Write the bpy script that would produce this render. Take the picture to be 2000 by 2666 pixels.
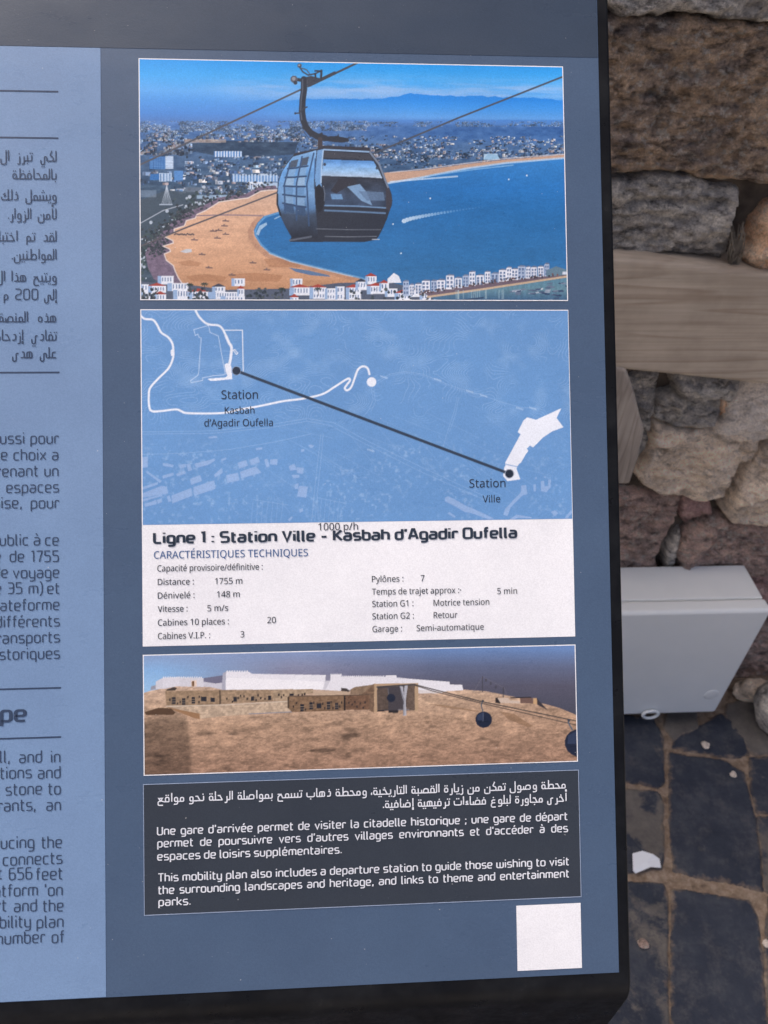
import bpy, math, random
import numpy as np
from mathutils import Matrix, Vector

for o in list(bpy.data.objects):
    bpy.data.objects.remove(o)
SC = bpy.context.scene
COL = SC.collection

# ------------------------------------------------------------------ camera
F = 1950.0                       # focal length in photograph pixels (2000 x 2666)
D = 0.6                          # distance of the board along the optical axis, metres
TILT = math.radians(47.0)        # slope of the board
CAM_H = 1.5
RV = np.radians([-1.44891252, -3.16867949, -0.83183944])


def rotv(r):
    th = np.linalg.norm(r)
    k = r / th
    K = np.array([[0, -k[2], k[1]], [k[2], 0, -k[0]], [-k[1], k[0], 0]])
    return np.eye(3) + math.sin(th) * K + (1 - math.cos(th)) * K @ K


R = rotv(RV)
ct, st = math.cos(TILT), math.sin(TILT)
M = np.array([[1, 0, 0], [0, -ct, st], [0, -st, -ct]], float)   # columns: board right, board down, into the board
CP = -R.T @ np.array([0, 0, 1.0]) * D                           # camera in board coordinates
CW = np.array([0, 0, CAM_H])
OW = CW - M @ CP                                                # board origin in the world
A = (R @ M.T).T                                                 # camera axes -> world

cam_d = bpy.data.cameras.new('camera')
cam = bpy.data.objects.new('camera', cam_d)
COL.objects.link(cam)
mw = Matrix.Identity(4)
for i in range(3):
    mw[i][0], mw[i][1], mw[i][2], mw[i][3] = A[i, 0], -A[i, 1], -A[i, 2], CW[i]
cam.matrix_world = mw
cam_d.sensor_fit = 'VERTICAL'
cam_d.sensor_height = 36.0
cam_d.lens = F / 2666.0 * 36.0
cam_d.clip_start = 0.02
cam_d.clip_end = 200
cam_d.dof.use_dof = True
cam_d.dof.focus_distance = D
cam_d.dof.aperture_fstop = 11.0
SC.camera = cam

# ------------------------------------------------------------------ light
SUN_EL, SUN_AZ = math.radians(60), math.radians(-58)   # azimuth clockwise from +Y (behind the wall), so from the left and a little behind
sd = np.array([math.sin(SUN_AZ) * math.cos(SUN_EL), math.cos(SUN_AZ) * math.cos(SUN_EL), math.sin(SUN_EL)])
world = bpy.data.worlds.new('World')
SC.world = world
world.use_nodes = True
nt = world.node_tree
sky = nt.nodes.new('ShaderNodeTexSky')
sky.sky_type = 'NISHITA'
sky.sun_disc = False
sky.sun_elevation = SUN_EL
sky.sun_rotation = SUN_AZ
sky.air_density = 0.35
sky.dust_density = 6.0
sky.ozone_density = 0.0
bg = nt.nodes['Background']
nt.links.new(sky.outputs[0], bg.inputs[0])
bg.inputs[1].default_value = 0.15
sun_d = bpy.data.lights.new('sun', 'SUN')
sun_d.energy = 0.6
sun_d.angle = math.radians(12)      # hazy bright sky: soft shadows
sun_d.color = (1.0, 0.94, 0.85)
sun = bpy.data.objects.new('sun', sun_d)
COL.objects.link(sun)
sun.rotation_euler = Vector(sd).to_track_quat('Z', 'Y').to_euler()
sun.location = (-2, 1, 4)
SC.view_settings.view_transform = 'Standard'
SC.view_settings.look = 'None'
SC.view_settings.gamma = 1
SC.view_settings.use_curve_mapping = False
SC.view_settings.exposure = 1.0


# ------------------------------------------------------------------ helpers
def ray(px, py):
    return A @ np.array([(px - 1000) / F, (py - 1333) / F, 1.0])


def on_y(px, py, y):            # point where the sight line meets the upright plane at distance y
    d = ray(px, py)
    return CW + d * ((y - CW[1]) / d[1])


def on_z(px, py, z=0.0):
    d = ray(px, py)
    return CW + d * ((z - CW[2]) / d[2])


def project(p):
    c = A.T @ (np.asarray(p) - CW)
    return 1000 + F * c[0] / c[2], 1333 + F * c[1] / c[2]


def board(px, py):              # photograph pixel -> board coordinates (x right, y up)
    d = R.T @ np.array([(px - 1000) / F, (py - 1333) / F, 1.0])
    t = -CP[2] / d[2]
    q = CP + d * t
    return q[0], -q[1]


def link(name, me, mat=None, parent=None):
    o = bpy.data.objects.new(name, me)
    COL.objects.link(o)
    if mat is not None and me is not None:
        me.materials.append(mat)
    if parent is not None:
        o.parent = parent
    return o


def tag(o, label=None, cat=None, group=None, kind=None):
    if label:
        o['label'] = label
    if cat:
        o['category'] = cat
    if group:
        o['group'] = group
    if kind:
        o['kind'] = kind
    return o


def mesh_np(name, verts, faces, smooth=False, colors=None):
    verts = np.asarray(verts, np.float32)
    me = bpy.data.meshes.new(name)
    if isinstance(faces, np.ndarray):
        n, k = faces.shape
        me.vertices.add(len(verts))
        me.vertices.foreach_set('co', verts.ravel())
        me.loops.add(n * k)
        me.loops.foreach_set('vertex_index', faces.astype(np.int32).ravel())
        me.polygons.add(n)
        me.polygons.foreach_set('loop_start', np.arange(0, n * k, k, dtype=np.int32))
        me.update(calc_edges=True)
    else:
        me.from_pydata([tuple(map(float, v)) for v in verts], [], faces)
        me.update()
    me.validate()
    if smooth:
        me.polygons.foreach_set('use_smooth', np.ones(len(me.polygons), bool))
    if colors is not None:
        at = me.color_attributes.new('Col', 'FLOAT_COLOR', 'POINT')
        c4 = np.ones((len(verts), 4), np.float32)
        c4[:, :3] = colors
        at.data.foreach_set('color', c4.ravel())
    return me


def lin(c):
    c = np.asarray(c, float)
    return np.where(c <= 0.04045, c / 12.92, ((c + 0.055) / 1.055) ** 2.4)


def s8(r, g, b):                # a printed ink as seen, 0-255
    return np.array([r, g, b], float) / 255.0


INK = 0.85                       # how much of the seen value is the ink's own reflectance


def ink(c):
    return tuple(np.clip(lin(c) * INK - 0.004, 0.002, 1)) + (1.0,)


def noise2(x, y, seed=0):
    rs = np.random.RandomState(seed)
    T = rs.rand(256, 256)
    xi, yi = np.floor(x).astype(int), np.floor(y).astype(int)
    fx, fy = x - xi, y - yi
    fx, fy = fx * fx * (3 - 2 * fx), fy * fy * (3 - 2 * fy)
    a = T[yi % 256, xi % 256]
    b = T[yi % 256, (xi + 1) % 256]
    c = T[(yi + 1) % 256, xi % 256]
    d = T[(yi + 1) % 256, (xi + 1) % 256]
    return (a * (1 - fx) + b * fx) * (1 - fy) + (c * (1 - fx) + d * fx) * fy


def fbm(x, y, oct=4, seed=0, gain=0.5):
    s, a, n = 0, 1.0, 0
    for i in range(oct):
        s = s + a * noise2(x * 2 ** i + 17.3 * i, y * 2 ** i + 9.1 * i, seed + i)
        n += a
        a *= gain
    return s / n * 2 - 1


def sdist(X, Y, poly):          # signed distance to a polygon, positive inside
    P = np.asarray(poly, float)
    d = np.full(X.shape, 1e9)
    ins = np.zeros(X.shape, bool)
    for i in range(len(P)):
        a, b = P[i], P[(i + 1) % len(P)]
        e = b - a
        t = np.clip(((X - a[0]) * e[0] + (Y - a[1]) * e[1]) / max(e @ e, 1e-12), 0, 1)
        d = np.minimum(d, (X - a[0] - t * e[0]) ** 2 + (Y - a[1] - t * e[1]) ** 2)
        if a[1] != b[1]:
            c = (a[1] > Y) != (b[1] > Y)
            ins ^= c & (X < (b[0] - a[0]) * (Y - a[1]) / (b[1] - a[1]) + a[0])
    d = np.sqrt(d)
    return np.where(ins, d, -d)


# ------------------------------------------------------------------ materials
def material(name, rough=0.6, spec=0.4, metal=0.0):
    m = bpy.data.materials.new(name)
    m.use_nodes = True
    b = m.node_tree.nodes['Principled BSDF']
    b.inputs['Roughness'].default_value = rough
    b.inputs['Specular IOR Level'].default_value = spec
    b.inputs['Metallic'].default_value = metal
    return m, m.node_tree, b


def N(t, kind, **kw):
    n = t.nodes.new(kind)
    for k, v in kw.items():
        if k in n.inputs:
            n.inputs[k].default_value = v
        else:
            setattr(n, k, v)
    return n


def tex_noise(t, scale, detail=4, rough=0.55, stretch=(1, 1, 1), dist=0.0):
    tc = N(t, 'ShaderNodeTexCoord')
    mp = N(t, 'ShaderNodeMapping')
    mp.inputs['Scale'].default_value = stretch
    t.links.new(tc.outputs['Object'], mp.inputs['Vector'])
    n = N(t, 'ShaderNodeTexNoise', Scale=scale, Detail=detail, Roughness=rough, Distortion=dist)
    t.links.new(mp.outputs[0], n.inputs['Vector'])
    return n.outputs['Fac']


def ramp(t, fac, stops):
    r = N(t, 'ShaderNodeValToRGB')
    e = r.color_ramp.elements
    while len(e) < len(stops):
        e.new(0.5)
    for el, (p, c) in zip(e, stops):
        el.position = p
        el.color = tuple(c) + ((1.0,) if len(c) == 3 else ())
    t.links.new(fac, r.inputs[0])
    return r.outputs[0]


def mix(t, a, b, fac, mode='MIX'):
    n = N(t, 'ShaderNodeMix', data_type='RGBA', blend_type=mode)
    for sock, v in ((n.inputs[6], a), (n.inputs[7], b), (n.inputs[0], fac)):
        if isinstance(v, (int, float)):
            sock.default_value = v
        elif isinstance(v, (tuple, list)):
            sock.default_value = tuple(v) + ((1.0,) if len(v) == 3 else ())
        else:
            t.links.new(v, sock)
    return n.outputs[2]


def bump(t, b, h, strength, dist):
    n = N(t, 'ShaderNodeBump', Strength=strength, Distance=dist)
    t.links.new(h, n.inputs['Height'])
    t.links.new(n.outputs[0], b.inputs['Normal'])


def print_material(name, color=None, rough=0.3, spec=0.28):
    """Ink on a matt laminated sheet: fine orange-peel grain, faint weather mottling, dust specks."""
    m, t, b = material(name, rough, spec)
    if color is None:
        at = N(t, 'ShaderNodeVertexColor', layer_name='Col')
        base = at.outputs[0]
    else:
        base = N(t, 'ShaderNodeRGB').outputs[0]
        base.default_value = ink(color)
    mott = ramp(t, tex_noise(t, 9, 7, 0.65), [(0.3, (0.92, 0.92, 0.925)), (0.7, (1.07, 1.07, 1.06))])
    base = mix(t, base, mott, 1.0, 'MULTIPLY')
    grain = tex_noise(t, 900, 2, 0.7)
    gcol = ramp(t, grain, [(0.3, (0.9, 0.9, 0.9)), (0.7, (1.1, 1.1, 1.1))])
    base = mix(t, base, gcol, 0.8, 'MULTIPLY')
    speck = ramp(t, tex_noise(t, 420, 1, 0.5), [(0.80, (0, 0, 0)), (0.84, (1, 1, 1))])
    base = mix(t, base, (0.62, 0.62, 0.6), mix(t, (0, 0, 0), speck, 0.5))
    t.links.new(base, b.inputs['Base Color'])
    t.links.new(ramp(t, tex_noise(t, 7, 6, .65, (1, 2.2, 1)), [(0.35, (0.24, 0.24, 0.24)), (0.65, (0.42, 0.42, 0.42))]), b.inputs['Roughness'])
    bump(t, b, grain, 0.22, 0.0004)
    return m


def stone_material(name, cols, scale=14, stretch=(1, 1, 2.2), pale=(0.34, 0.31, 0.27), speck=.85, dark=.38, gain=1.2):
    m, t, b = material(name, 0.9, 0.2)
    n1 = tex_noise(t, scale, 8, 0.68, stretch, 0.15)
    base = ramp(t, n1, [(0.30, cols[0]), (0.45, cols[1]), (0.56, cols[2]), (0.70, cols[3])])
    n2 = tex_noise(t, scale * 5, 8, 0.72, (1, 1, 1.5), 0.1)
    base = mix(t, base, pale, ramp(t, n2, [(0.53, (0, 0, 0)), (0.60, (speck, speck, speck))]))
    n3 = tex_noise(t, scale * 2.2, 9, 0.75, (1, 1, 2.4), 0.2)
    base = mix(t, base, ramp(t, n3, [(0.38, (dark, dark, dark)), (0.48, (1.2, 1.2, 1.2)), (0.62, (1.75 - dark * .5, 1.74 - dark * .5, 1.7 - dark * .5))]), 0.9, 'MULTIPLY')
    n4 = tex_noise(t, 330, 4, 0.7)
    base = mix(t, base, ramp(t, n4, [(0.35, (0.65, 0.65, 0.65)), (0.65, (1.5, 1.5, 1.5))]), 0.7, 'MULTIPLY')
    base = mix(t, base, (gain, gain, gain), 1.0, 'MULTIPLY')
    t.links.new(base, b.inputs['Base Color'])
    hsum = N(t, 'ShaderNodeMath', operation='ADD')
    t.links.new(n3, hsum.inputs[0])
    t.links.new(tex_noise(t, scale * 12, 8, 0.75), hsum.inputs[1])
    bump(t, b, hsum.outputs[0], 1.0, 0.009)
    return m


MS = {
    'brown': stone_material('brown_stone', [(0.115, 0.098, 0.095), (0.241, 0.185, 0.148), (0.367, 0.263, 0.179), (0.274, 0.241, 0.210)]),
    'grey': stone_material('grey_stone', [(0.178, 0.172, 0.164), (0.329, 0.307, 0.289), (0.467, 0.430, 0.379), (0.581, 0.541, 0.504)], 18),
    'pale': stone_material('pale_stone', [(0.32, 0.265, 0.21), (0.47, 0.41, 0.35), (0.55, 0.49, 0.43), (0.60, 0.55, 0.50)], 6, speck=.4, dark=.62, pale=(0.52, 0.46, 0.40), gain=1.3),
    'buff': stone_material('buff_stone', [(0.22, 0.175, 0.135), (0.38, 0.31, 0.24), (0.50, 0.41, 0.315), (0.54, 0.46, 0.38)], 8, speck=.4, dark=.62, pale=(0.52, 0.46, 0.40), gain=1.65),
    'orange': stone_material('orange_stone', [(0.28, 0.15, 0.09), (0.48, 0.27, 0.16), (0.56, 0.37, 0.24), (0.58, 0.46, 0.35)], 9, speck=.4, dark=.62, pale=(0.52, 0.46, 0.40)),
    'umber': stone_material('umber_stone', [(0.145, 0.122, 0.109), (0.290, 0.213, 0.181), (0.399, 0.277, 0.229), (0.483, 0.363, 0.290)], 12),
    'rose': stone_material('rose_stone', [(0.252, 0.157, 0.143), (0.316, 0.199, 0.179), (0.358, 0.232, 0.210), (0.420, 0.294, 0.252)], 8, pale=(0.420, 0.316, 0.274)),
}

# ------------------------------------------------------------------ wall and pavement
WALL = 0.0
BOX_Z0 = 0.05
BOX_FRONT = on_z(1870, 1856, BOX_Z0)[1]
BOX_TOP = on_y(1950, 1590, BOX_FRONT)[2]
WALL = on_z(1940, 1466, BOX_TOP)[1]
print('wall', WALL, 'box', BOX_FRONT, BOX_TOP)


def patch(poly, depth, edge, amp, seed, res, nscale=(16, 28), tilt=(0, 0), back=-0.03, rag=0.35, facets=0, strata=0.0, grow=0.0, want_s=False):
    """A rough-faced block over a 2-D outline: returns (u, v, h) vertices and quads."""
    P = np.asarray(poly, float)
    lo, hi = P.min(0) - 2 * res - grow, P.max(0) + 2 * res + grow
    nx, ny = int((hi[0] - lo[0]) / res) + 2, int((hi[1] - lo[1]) / res) + 2
    X, Y = np.meshgrid(lo[0] + np.arange(nx) * res, lo[1] + np.arange(ny) * res)
    s = sdist(X, Y, P) + grow
    s = s + edge * rag * fbm(X * 34, Y * 34, 5, seed + 50, .6)
    c = np.clip(s / edge, 0, 1)
    prof = np.sqrt(np.clip(1 - (1 - c) ** 2, 0, 1))
    n = fbm(X * nscale[0], Y * nscale[1], 5, seed, 0.55)
    cx, cy = P.mean(0)
    h = depth * prof
    if facets:                   # flat broken faces meeting in ridges
        rs = np.random.RandomState(seed)
        size = (hi - lo) / 2
        top = np.full(X.shape, depth)
        for k in range(facets):
            th, m = rs.uniform(0, 2 * math.pi), rs.uniform(.15, .85)
            px, py = cx + rs.uniform(-.7, .7) * size[0], cy + rs.uniform(-.7, .7) * size[1]
            top = np.minimum(top, depth - m * ((X - px) * math.cos(th) + (Y - py) * math.sin(th)))
        top = np.maximum(top, depth * .45)
        h = top * prof
        chip = 1 - np.abs(fbm(X * 40, Y * 66, 4, seed + 21, .6)) * 2.4
        h = h + .0085 * chip * c
    else:
        facet = np.abs(fbm(X * nscale[0] * .6, Y * nscale[1] * .5, 3, seed + 9)) * 1.6
        n = n - .7 * facet
    h = h + amp * n * np.clip(s / (edge * .8), 0, 1) + tilt[0] * (X - cx) + tilt[1] * (Y - cy)
    if strata:
        q = Y * 34 + 1.3 * fbm(X * 9, Y * 9, 3, seed + 31) + .4 * fbm(X * 40, Y * 20, 3, seed + 33)
        h = h + strata * ((q % 1.0) ** 1.5 - .5) * c
    h = np.where(s > 0, h, np.maximum(back, 8 * s))
    keep = s > -2.2 * res
    q = keep[:-1, :-1] & keep[1:, :-1] & keep[:-1, 1:] & keep[1:, 1:]
    idx = np.arange(nx * ny).reshape(ny, nx)
    f = np.stack([idx[:-1, :-1][q], idx[:-1, 1:][q], idx[1:, 1:][q], idx[1:, :-1][q]], 1)
    used = np.unique(f)
    remap = -np.ones(nx * ny, int)
    remap[used] = np.arange(len(used))
    V = np.stack([X.ravel()[used], Y.ravel()[used], h.ravel()[used]], 1)
    if want_s:
        return V, remap[f], s.ravel()[used]
    return V, remap[f]


def empty(name, loc):
    o = bpy.data.objects.new(name, None)
    COL.objects.link(o)
    o.location = loc
    o.empty_display_size = 0.1
    return o


wall = empty('stone_wall', (0.3, WALL, 0))
tag(wall, 'rough rubble stone wall of big brown and grey stones behind the board', 'wall')
W0 = np.array(wall.location)

# mortar core behind the stones
mm, t_, b_ = material('mortar', 0.95, 0.1)
t_.links.new(ramp(t_, tex_noise(t_, 30, 5), [(0.3, (0.04, 0.034, 0.03)), (0.7, (0.13, 0.105, 0.085))]), b_.inputs['Base Color'])
gx, gz = np.meshgrid(np.arange(-1.2, 1.45, 0.02), np.arange(0, 2.0, 0.02))
gh = 0.03 + 0.012 * fbm(gx * 12, gz * 12, 4, 3)
ny_, nx_ = gx.shape
V = np.stack([gx.ravel(), WALL + gh.ravel(), gz.ravel()], 1)
idx = np.arange(nx_ * ny_).reshape(ny_, nx_)
fc = [tuple(map(int, q)) for q in np.stack([idx[:-1, :-1], idx[:-1, 1:], idx[1:, 1:], idx[1:, :-1]], -1).reshape(-1, 4)]
nb = len(V)
ex = [(-1.2, 0), (1.43, 0), (1.43, 1.98), (-1.2, 1.98)]
V = np.vstack([V, [(x, WALL + 0.045, z) for x, z in ex], [(x, WALL + 0.5, z) for x, z in ex]])
for i in range(4):
    j = (i + 1) % 4
    fc.append((nb + i, nb + 4 + i, nb + 4 + j, nb + j))
fc.append((nb + 4, nb + 5, nb + 6, nb + 7))
link('mortar', mesh_np('mortar', V - W0, fc, True), mm, wall)

TR = [  # outline in photograph pixels on the wall face, depth (m), stone kind
    ([(1540, -150), (2080, -150), (2080, 55), (1950, 58), (1910, 52), (1850, 38), (1790, 33), (1745, 35), (1710, 45), (1660, 45), (1610, 36), (1585, 18), (1540, 10)], .065, 'grey', .02),
    ([(1540, 40), (1600, 50), (1650, 52), (1720, 50), (1800, 42), (1880, 51), (1940, 62), (2080, 63), (2080, 487), (1990, 482), (1955, 474), (1900, 476), (1860, 480), (1820, 470), (1790, 458), (1720, 455), (1660, 462), (1620, 460), (1540, 466)], .05, 'brown', .016),
    ([(1540, 473), (1600, 471), (1700, 464), (1790, 466), (1830, 485), (1880, 494), (1929, 505), (1925, 530), (1905, 590), (1902, 640), (1880, 687), (1830, 676), (1740, 665), (1680, 673), (1640, 665), (1540, 668)], .045, 'grey', .012),
    ([(2080, 500), (2010, 540), (1980, 585), (1955, 635), (1932, 668), (1945, 692), (1990, 708), (2080, 722)], .06, 'orange', .01),
    ([(1752, 960), (1930, 975), (1925, 1030), (1905, 1046), (1880, 1032), (1840, 1030), (1790, 1042), (1760, 1022)], .05, 'grey', .014),
    ([(1712, 1034), (1750, 1028), (1790, 1045), (1860, 1036), (1882, 1045), (1884, 1080), (1868, 1112), (1830, 1127), (1760, 1118), (1705, 1090)], .045, 'grey', .012),
    ([(1934, 985), (2080, 995), (2080, 1165), (1985, 1145), (1912, 1118), (1892, 1090), (1915, 1050)], .05, 'pale', .008),
    ([(1884, 1045), (1918, 1045), (1910, 1075), (1888, 1092)], .02, 'orange', .005),
    ([(1706, 1108), (1750, 1121), (1830, 1136), (1900, 1124), (1988, 1150), (1960, 1190), (1920, 1225), (1880, 1282), (1856, 1290), (1780, 1292), (1705, 1288), (1660, 1242), (1680, 1205), (1700, 1160)], .055, 'buff', .016),
    ([(1540, 1292), (1630, 1292), (1700, 1297), (1780, 1302), (1774, 1332), (1750, 1380), (1717, 1430), (1708, 1500), (1540, 1500)], .045, 'umber', .012),
    ([(1930, 1245), (1968, 1195), (2000, 1165), (2080, 1155), (2080, 1372), (1960, 1365), (1895, 1352), (1878, 1325), (1905, 1285)], .07, 'buff', .012),
    ([(1782, 1303), (1820, 1294), (1846, 1300), (1850, 1332), (1790, 1370), (1776, 1350)], .03, 'rose', .004),
    ([(1780, 1400), (1840, 1352), (1880, 1350), (1910, 1372), (2080, 1382), (2080, 1500), (1770, 1510), (1765, 1430)], .05, 'umber', .012),
    ([(1738, 1440), (1758, 1405), (1775, 1390), (1762, 1440), (1755, 1500), (1735, 1500)], .03, 'grey', .006),
    ([(1640, 1000), (1700, 968), (1722, 975), (1718, 1030), (1702, 1085), (1692, 1130), (1655, 1110)], .02, 'grey', .006),
    ([(1640, 1140), (1690, 1135), (1695, 1165), (1672, 1205), (1645, 1240)], .02, 'grey', .006),
    ([(1960, 1510), (2080, 1510), (2080, 1630), (2010, 1620), (1975, 1560)], .04, 'rose', .008),
    ([(1930, 1640), (2080, 1640), (2080, 1770), (1900, 1765), (1910, 1690)], .05, 'umber', .012),
    ([(1560, 1515), (1920, 1515), (1890, 1640), (1560, 1640)], .04, 'brown', .012),
    ([(1560, 1650), (1890, 1650), (1890, 1760), (1560, 1760)], .04, 'brown', .012),
]
random.seed(5)
for k, (px, dep, kind, amp) in enumerate(TR):
    P = [(on_y(x, y, WALL)[0], on_y(x, y, WALL)[2]) for x, y in px]
    V, f = patch(P, dep, 0.009 if dep > .03 else .006, amp * .45, 100 + k * 7, 0.003, facets=8 if dep > .03 else 4, strata=.007 if kind in ('brown', 'umber', 'grey') else .004, grow=.003, rag=1.1)
    W = np.stack([V[:, 0], WALL + 0.028 - V[:, 2], V[:, 1]], 1) - W0
    link('stone', mesh_np('stone', W, f, True), MS[kind], wall)

# the wall goes on to both sides and above
kinds = ['brown', 'grey', 'buff', 'umber', 'grey', 'brown', 'pale']
z = 0.0
row = 0
while z < 1.86:
    h = random.uniform(.11, .19)
    x = -1.15 + random.uniform(0, .1)
    while x < 1.35:
        w = random.uniform(.16, .36)
        cx, cy = x + w / 2, z + h / 2
        px, py = project((cx, WALL, cy))
        zone = 1475 < px < 2120 and -170 < py < 1800
        if not zone:
            g = .007
            P = []
            for (ax, ay) in ((x + g, z + g), (x + w * .5, z + g * .6), (x + w - g, z + g), (x + w - g, z + h * .5), (x + w - g, z + h - g), (x + w * .5, z + h - g), (x + g, z + h - g), (x + g, z + h * .5)):
                P.append((ax + random.uniform(-.012, .012), ay + random.uniform(-.012, .012)))
            V, f = patch(P, random.uniform(.035, .06), .014, .006, 900 + row, 0.007, facets=7, strata=.005, rag=.7)
            W = np.stack([V[:, 0], WALL + 0.028 - V[:, 2], V[:, 1]], 1) - W0
            link('stone', mesh_np('stone', W, f, True), MS[random.choice(kinds)], wall)
        row += 1
        x += w
    z += h

# pavement of slate with earth-coloured joints
def pv(u, v):                    # measured on an enlarged crop of the photograph
    p = on_z(1500 + u / 3.318, 1800 + v / 3.318)
    return p[0], p[1]


SL = [
    ([(200, 230), (640, 240), (735, 420), (742, 790), (690, 835), (560, 800), (200, 740)], 0),
    ([(780, 180), (1010, 150), (1035, 330), (835, 425), (770, 330)], 2),
    ([(865, 425), (1045, 335), (1250, 225), (1310, 270), (1420, 420), (1475, 550), (1350, 575), (1150, 550), (835, 490)], 0),
    ([(1300, 130), (1560, 80), (1800, 200), (1800, 540), (1530, 545), (1460, 500), (1440, 420), (1330, 330), (1280, 270)], 2),
    ([(820, 560), (1290, 625), (1430, 720), (1480, 960), (1530, 1100), (1560, 1480), (1590, 1720), (1270, 1635), (1020, 1590), (845, 1560), (825, 1200), (810, 860)], 0),
    ([(1500, 600), (1800, 570), (1800, 1070), (1560, 1055), (1525, 900)], 0),
    ([(1570, 1110), (1800, 1120), (1800, 1790), (1625, 1720), (1605, 1450)], 1),
    ([(200, 860), (690, 890), (735, 970), (728, 1390), (722, 1535), (490, 1560), (200, 1560)], 1),
    ([(200, 1680), (735, 1680), (765, 1800), (770, 2200), (778, 3000), (100, 3000)], 1),
    ([(835, 1735), (1100, 1775), (1480, 1835), (1535, 1950), (1580, 2250), (1595, 2650), (1630, 3000), (840, 3000), (832, 2300)], 0),
    ([(1665, 1800), (1850, 1830), (1850, 3000), (1680, 3000), (1655, 2650), (1640, 2250)], 1),
]
VV, FF, CC = [], [], []
off = 0
random.seed(11)


def add_slab(P, kind, seed, res):
    global off
    V, f, sd_ = patch(P, .010, .007, .0025, seed, res, (14, 14), back=-.01, rag=.7, grow=.007, want_s=True)
    n = len(V)
    VV.append(V)
    FF.append(f + off)
    off += n
    cc_ = np.tile([kind / 2.0, random.random(), 0], (n, 1))
    cc_[:, 2] = np.clip(1 - sd_ / .016, 0, 1) * .34      # earth spread over the rims
    CC.append(cc_)


for k, (pts, kind) in enumerate(SL):
    add_slab([pv(*p) for p in pts], kind, 300 + k * 5, .004)
y = -1.2
while y < WALL - .02:
    h = random.uniform(.14, .24)
    h = min(h, WALL + .02 - y)
    x = -1.4
    while x < 1.6:
        w = random.uniform(.16, .32)
        px, py = project((x + w / 2, y + h / 2, 0))
        dfront = (A.T @ (np.array([x + w / 2, y + h / 2, 0]) - CW))[2] > 0.05
        if not (dfront and 1430 < px < 2140 and 1700 < py < 2800):
            P = [(x + .008, y + .008), (x + w * .5, y + .006), (x + w - .008, y + .008), (x + w - .01, y + h - .008), (x + w * .5, y + h - .01), (x + .008, y + h - .008)]
            P = [(a + random.uniform(-.01, .01), b + random.uniform(-.01, .01)) for a, b in P]
            add_slab(P, random.choice([0, 0, 1, 0]), 600 + int(x * 100) % 97 + int(y * 1000) % 89, .012)
        x += w
    y += h
# joints: a bed of gritty earth under the slabs
bx, by = np.meshgrid(np.arange(-1.5, 1.7, .012), np.arange(-1.3, WALL + .04, .012))
bh = .004 + .004 * fbm(bx * 30, by * 30, 4, 77)
n = bx.size
idx = np.arange(n).reshape(bx.shape)
VV.append(np.stack([bx.ravel(), by.ravel(), bh.ravel()], 1))
FF.append(np.stack([idx[:-1, :-1], idx[:-1, 1:], idx[1:, 1:], idx[1:, :-1]], -1).reshape(-1, 4) + off)
CC.append(np.tile([0, 0, 1.0], (n, 1)))
pm, t_, b_ = material('slate_paving', 0.8, 0.3)
at = N(t_, 'ShaderNodeVertexColor', layer_name='Col')
sep = N(t_, 'ShaderNodeSeparateColor')
t_.links.new(at.outputs[0], sep.inputs[0])
n1 = tex_noise(t_, 11, 8, 0.7, dist=.2)
slate = ramp(t_, n1, [(0.3, (0.02, 0.026, 0.042)), (0.5, (0.032, 0.039, 0.057)), (0.68, (0.06, 0.066, 0.08))])
tan = ramp(t_, tex_noise(t_, 22, 9, .75), [(0.3, (0.085, 0.078, 0.072)), (0.7, (0.20, 0.175, 0.15))])
am = N(t_, 'ShaderNodeMath', operation='MULTIPLY_ADD')
t_.links.new(sep.outputs[0], am.inputs[0])
am.inputs[1].default_value = 0.34
am.inputs[2].default_value = -0.13
ad = N(t_, 'ShaderNodeMath', operation='ADD')
t_.links.new(tex_noise(t_, 8, 9, 0.72, dist=.25), ad.inputs[0])
t_.links.new(am.outputs[0], ad.inputs[1])
patchy = ramp(t_, ad.outputs[0], [(0.50, (0, 0, 0)), (0.57, (0.8, 0.8, 0.8))])
c = mix(t_, slate, tan, patchy)
grout = ramp(t_, tex_noise(t_, 55, 8, .75), [(0.30, (0.085, 0.06, 0.045)), (0.45, (0.21, 0.15, 0.105)), (0.68, (0.36, 0.285, 0.22))])
gr_ = N(t_, 'ShaderNodeMath', operation='MULTIPLY_ADD')
t_.links.new(tex_noise(t_, 45, 7, .7), gr_.inputs[0])
gr_.inputs[1].default_value = 1.6
gr_.inputs[2].default_value = -.95
ga_ = N(t_, 'ShaderNodeMath', operation='ADD')
t_.links.new(gr_.outputs[0], ga_.inputs[0])
gm_ = N(t_, 'ShaderNodeMath', operation='MULTIPLY')
t_.links.new(sep.outputs[2], gm_.inputs[0])
gm_.inputs[1].default_value = 1.6
t_.links.new(gm_.outputs[0], ga_.inputs[1])
c = mix(t_, c, grout, ramp(t_, ga_.outputs[0], [(0.15, (0, 0, 0)), (0.6, (1, 1, 1))]))
dust = ramp(t_, tex_noise(t_, 26, 9, .8), [(0.5, (0, 0, 0)), (0.75, (0.4, 0.4, 0.4))])
c = mix(t_, c, (0.2, 0.18, 0.16), dust)
t_.links.new(c, b_.inputs['Base Color'])
bump(t_, b_, tex_noise(t_, 80, 9, .75), 0.8, 0.006)
pav = link('pavement', mesh_np('pavement', np.vstack(VV), np.vstack(FF), True, np.vstack(CC)), pm)
tag(pav, 'dark slate paving with earth coloured joints', None, None, 'structure')

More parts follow.
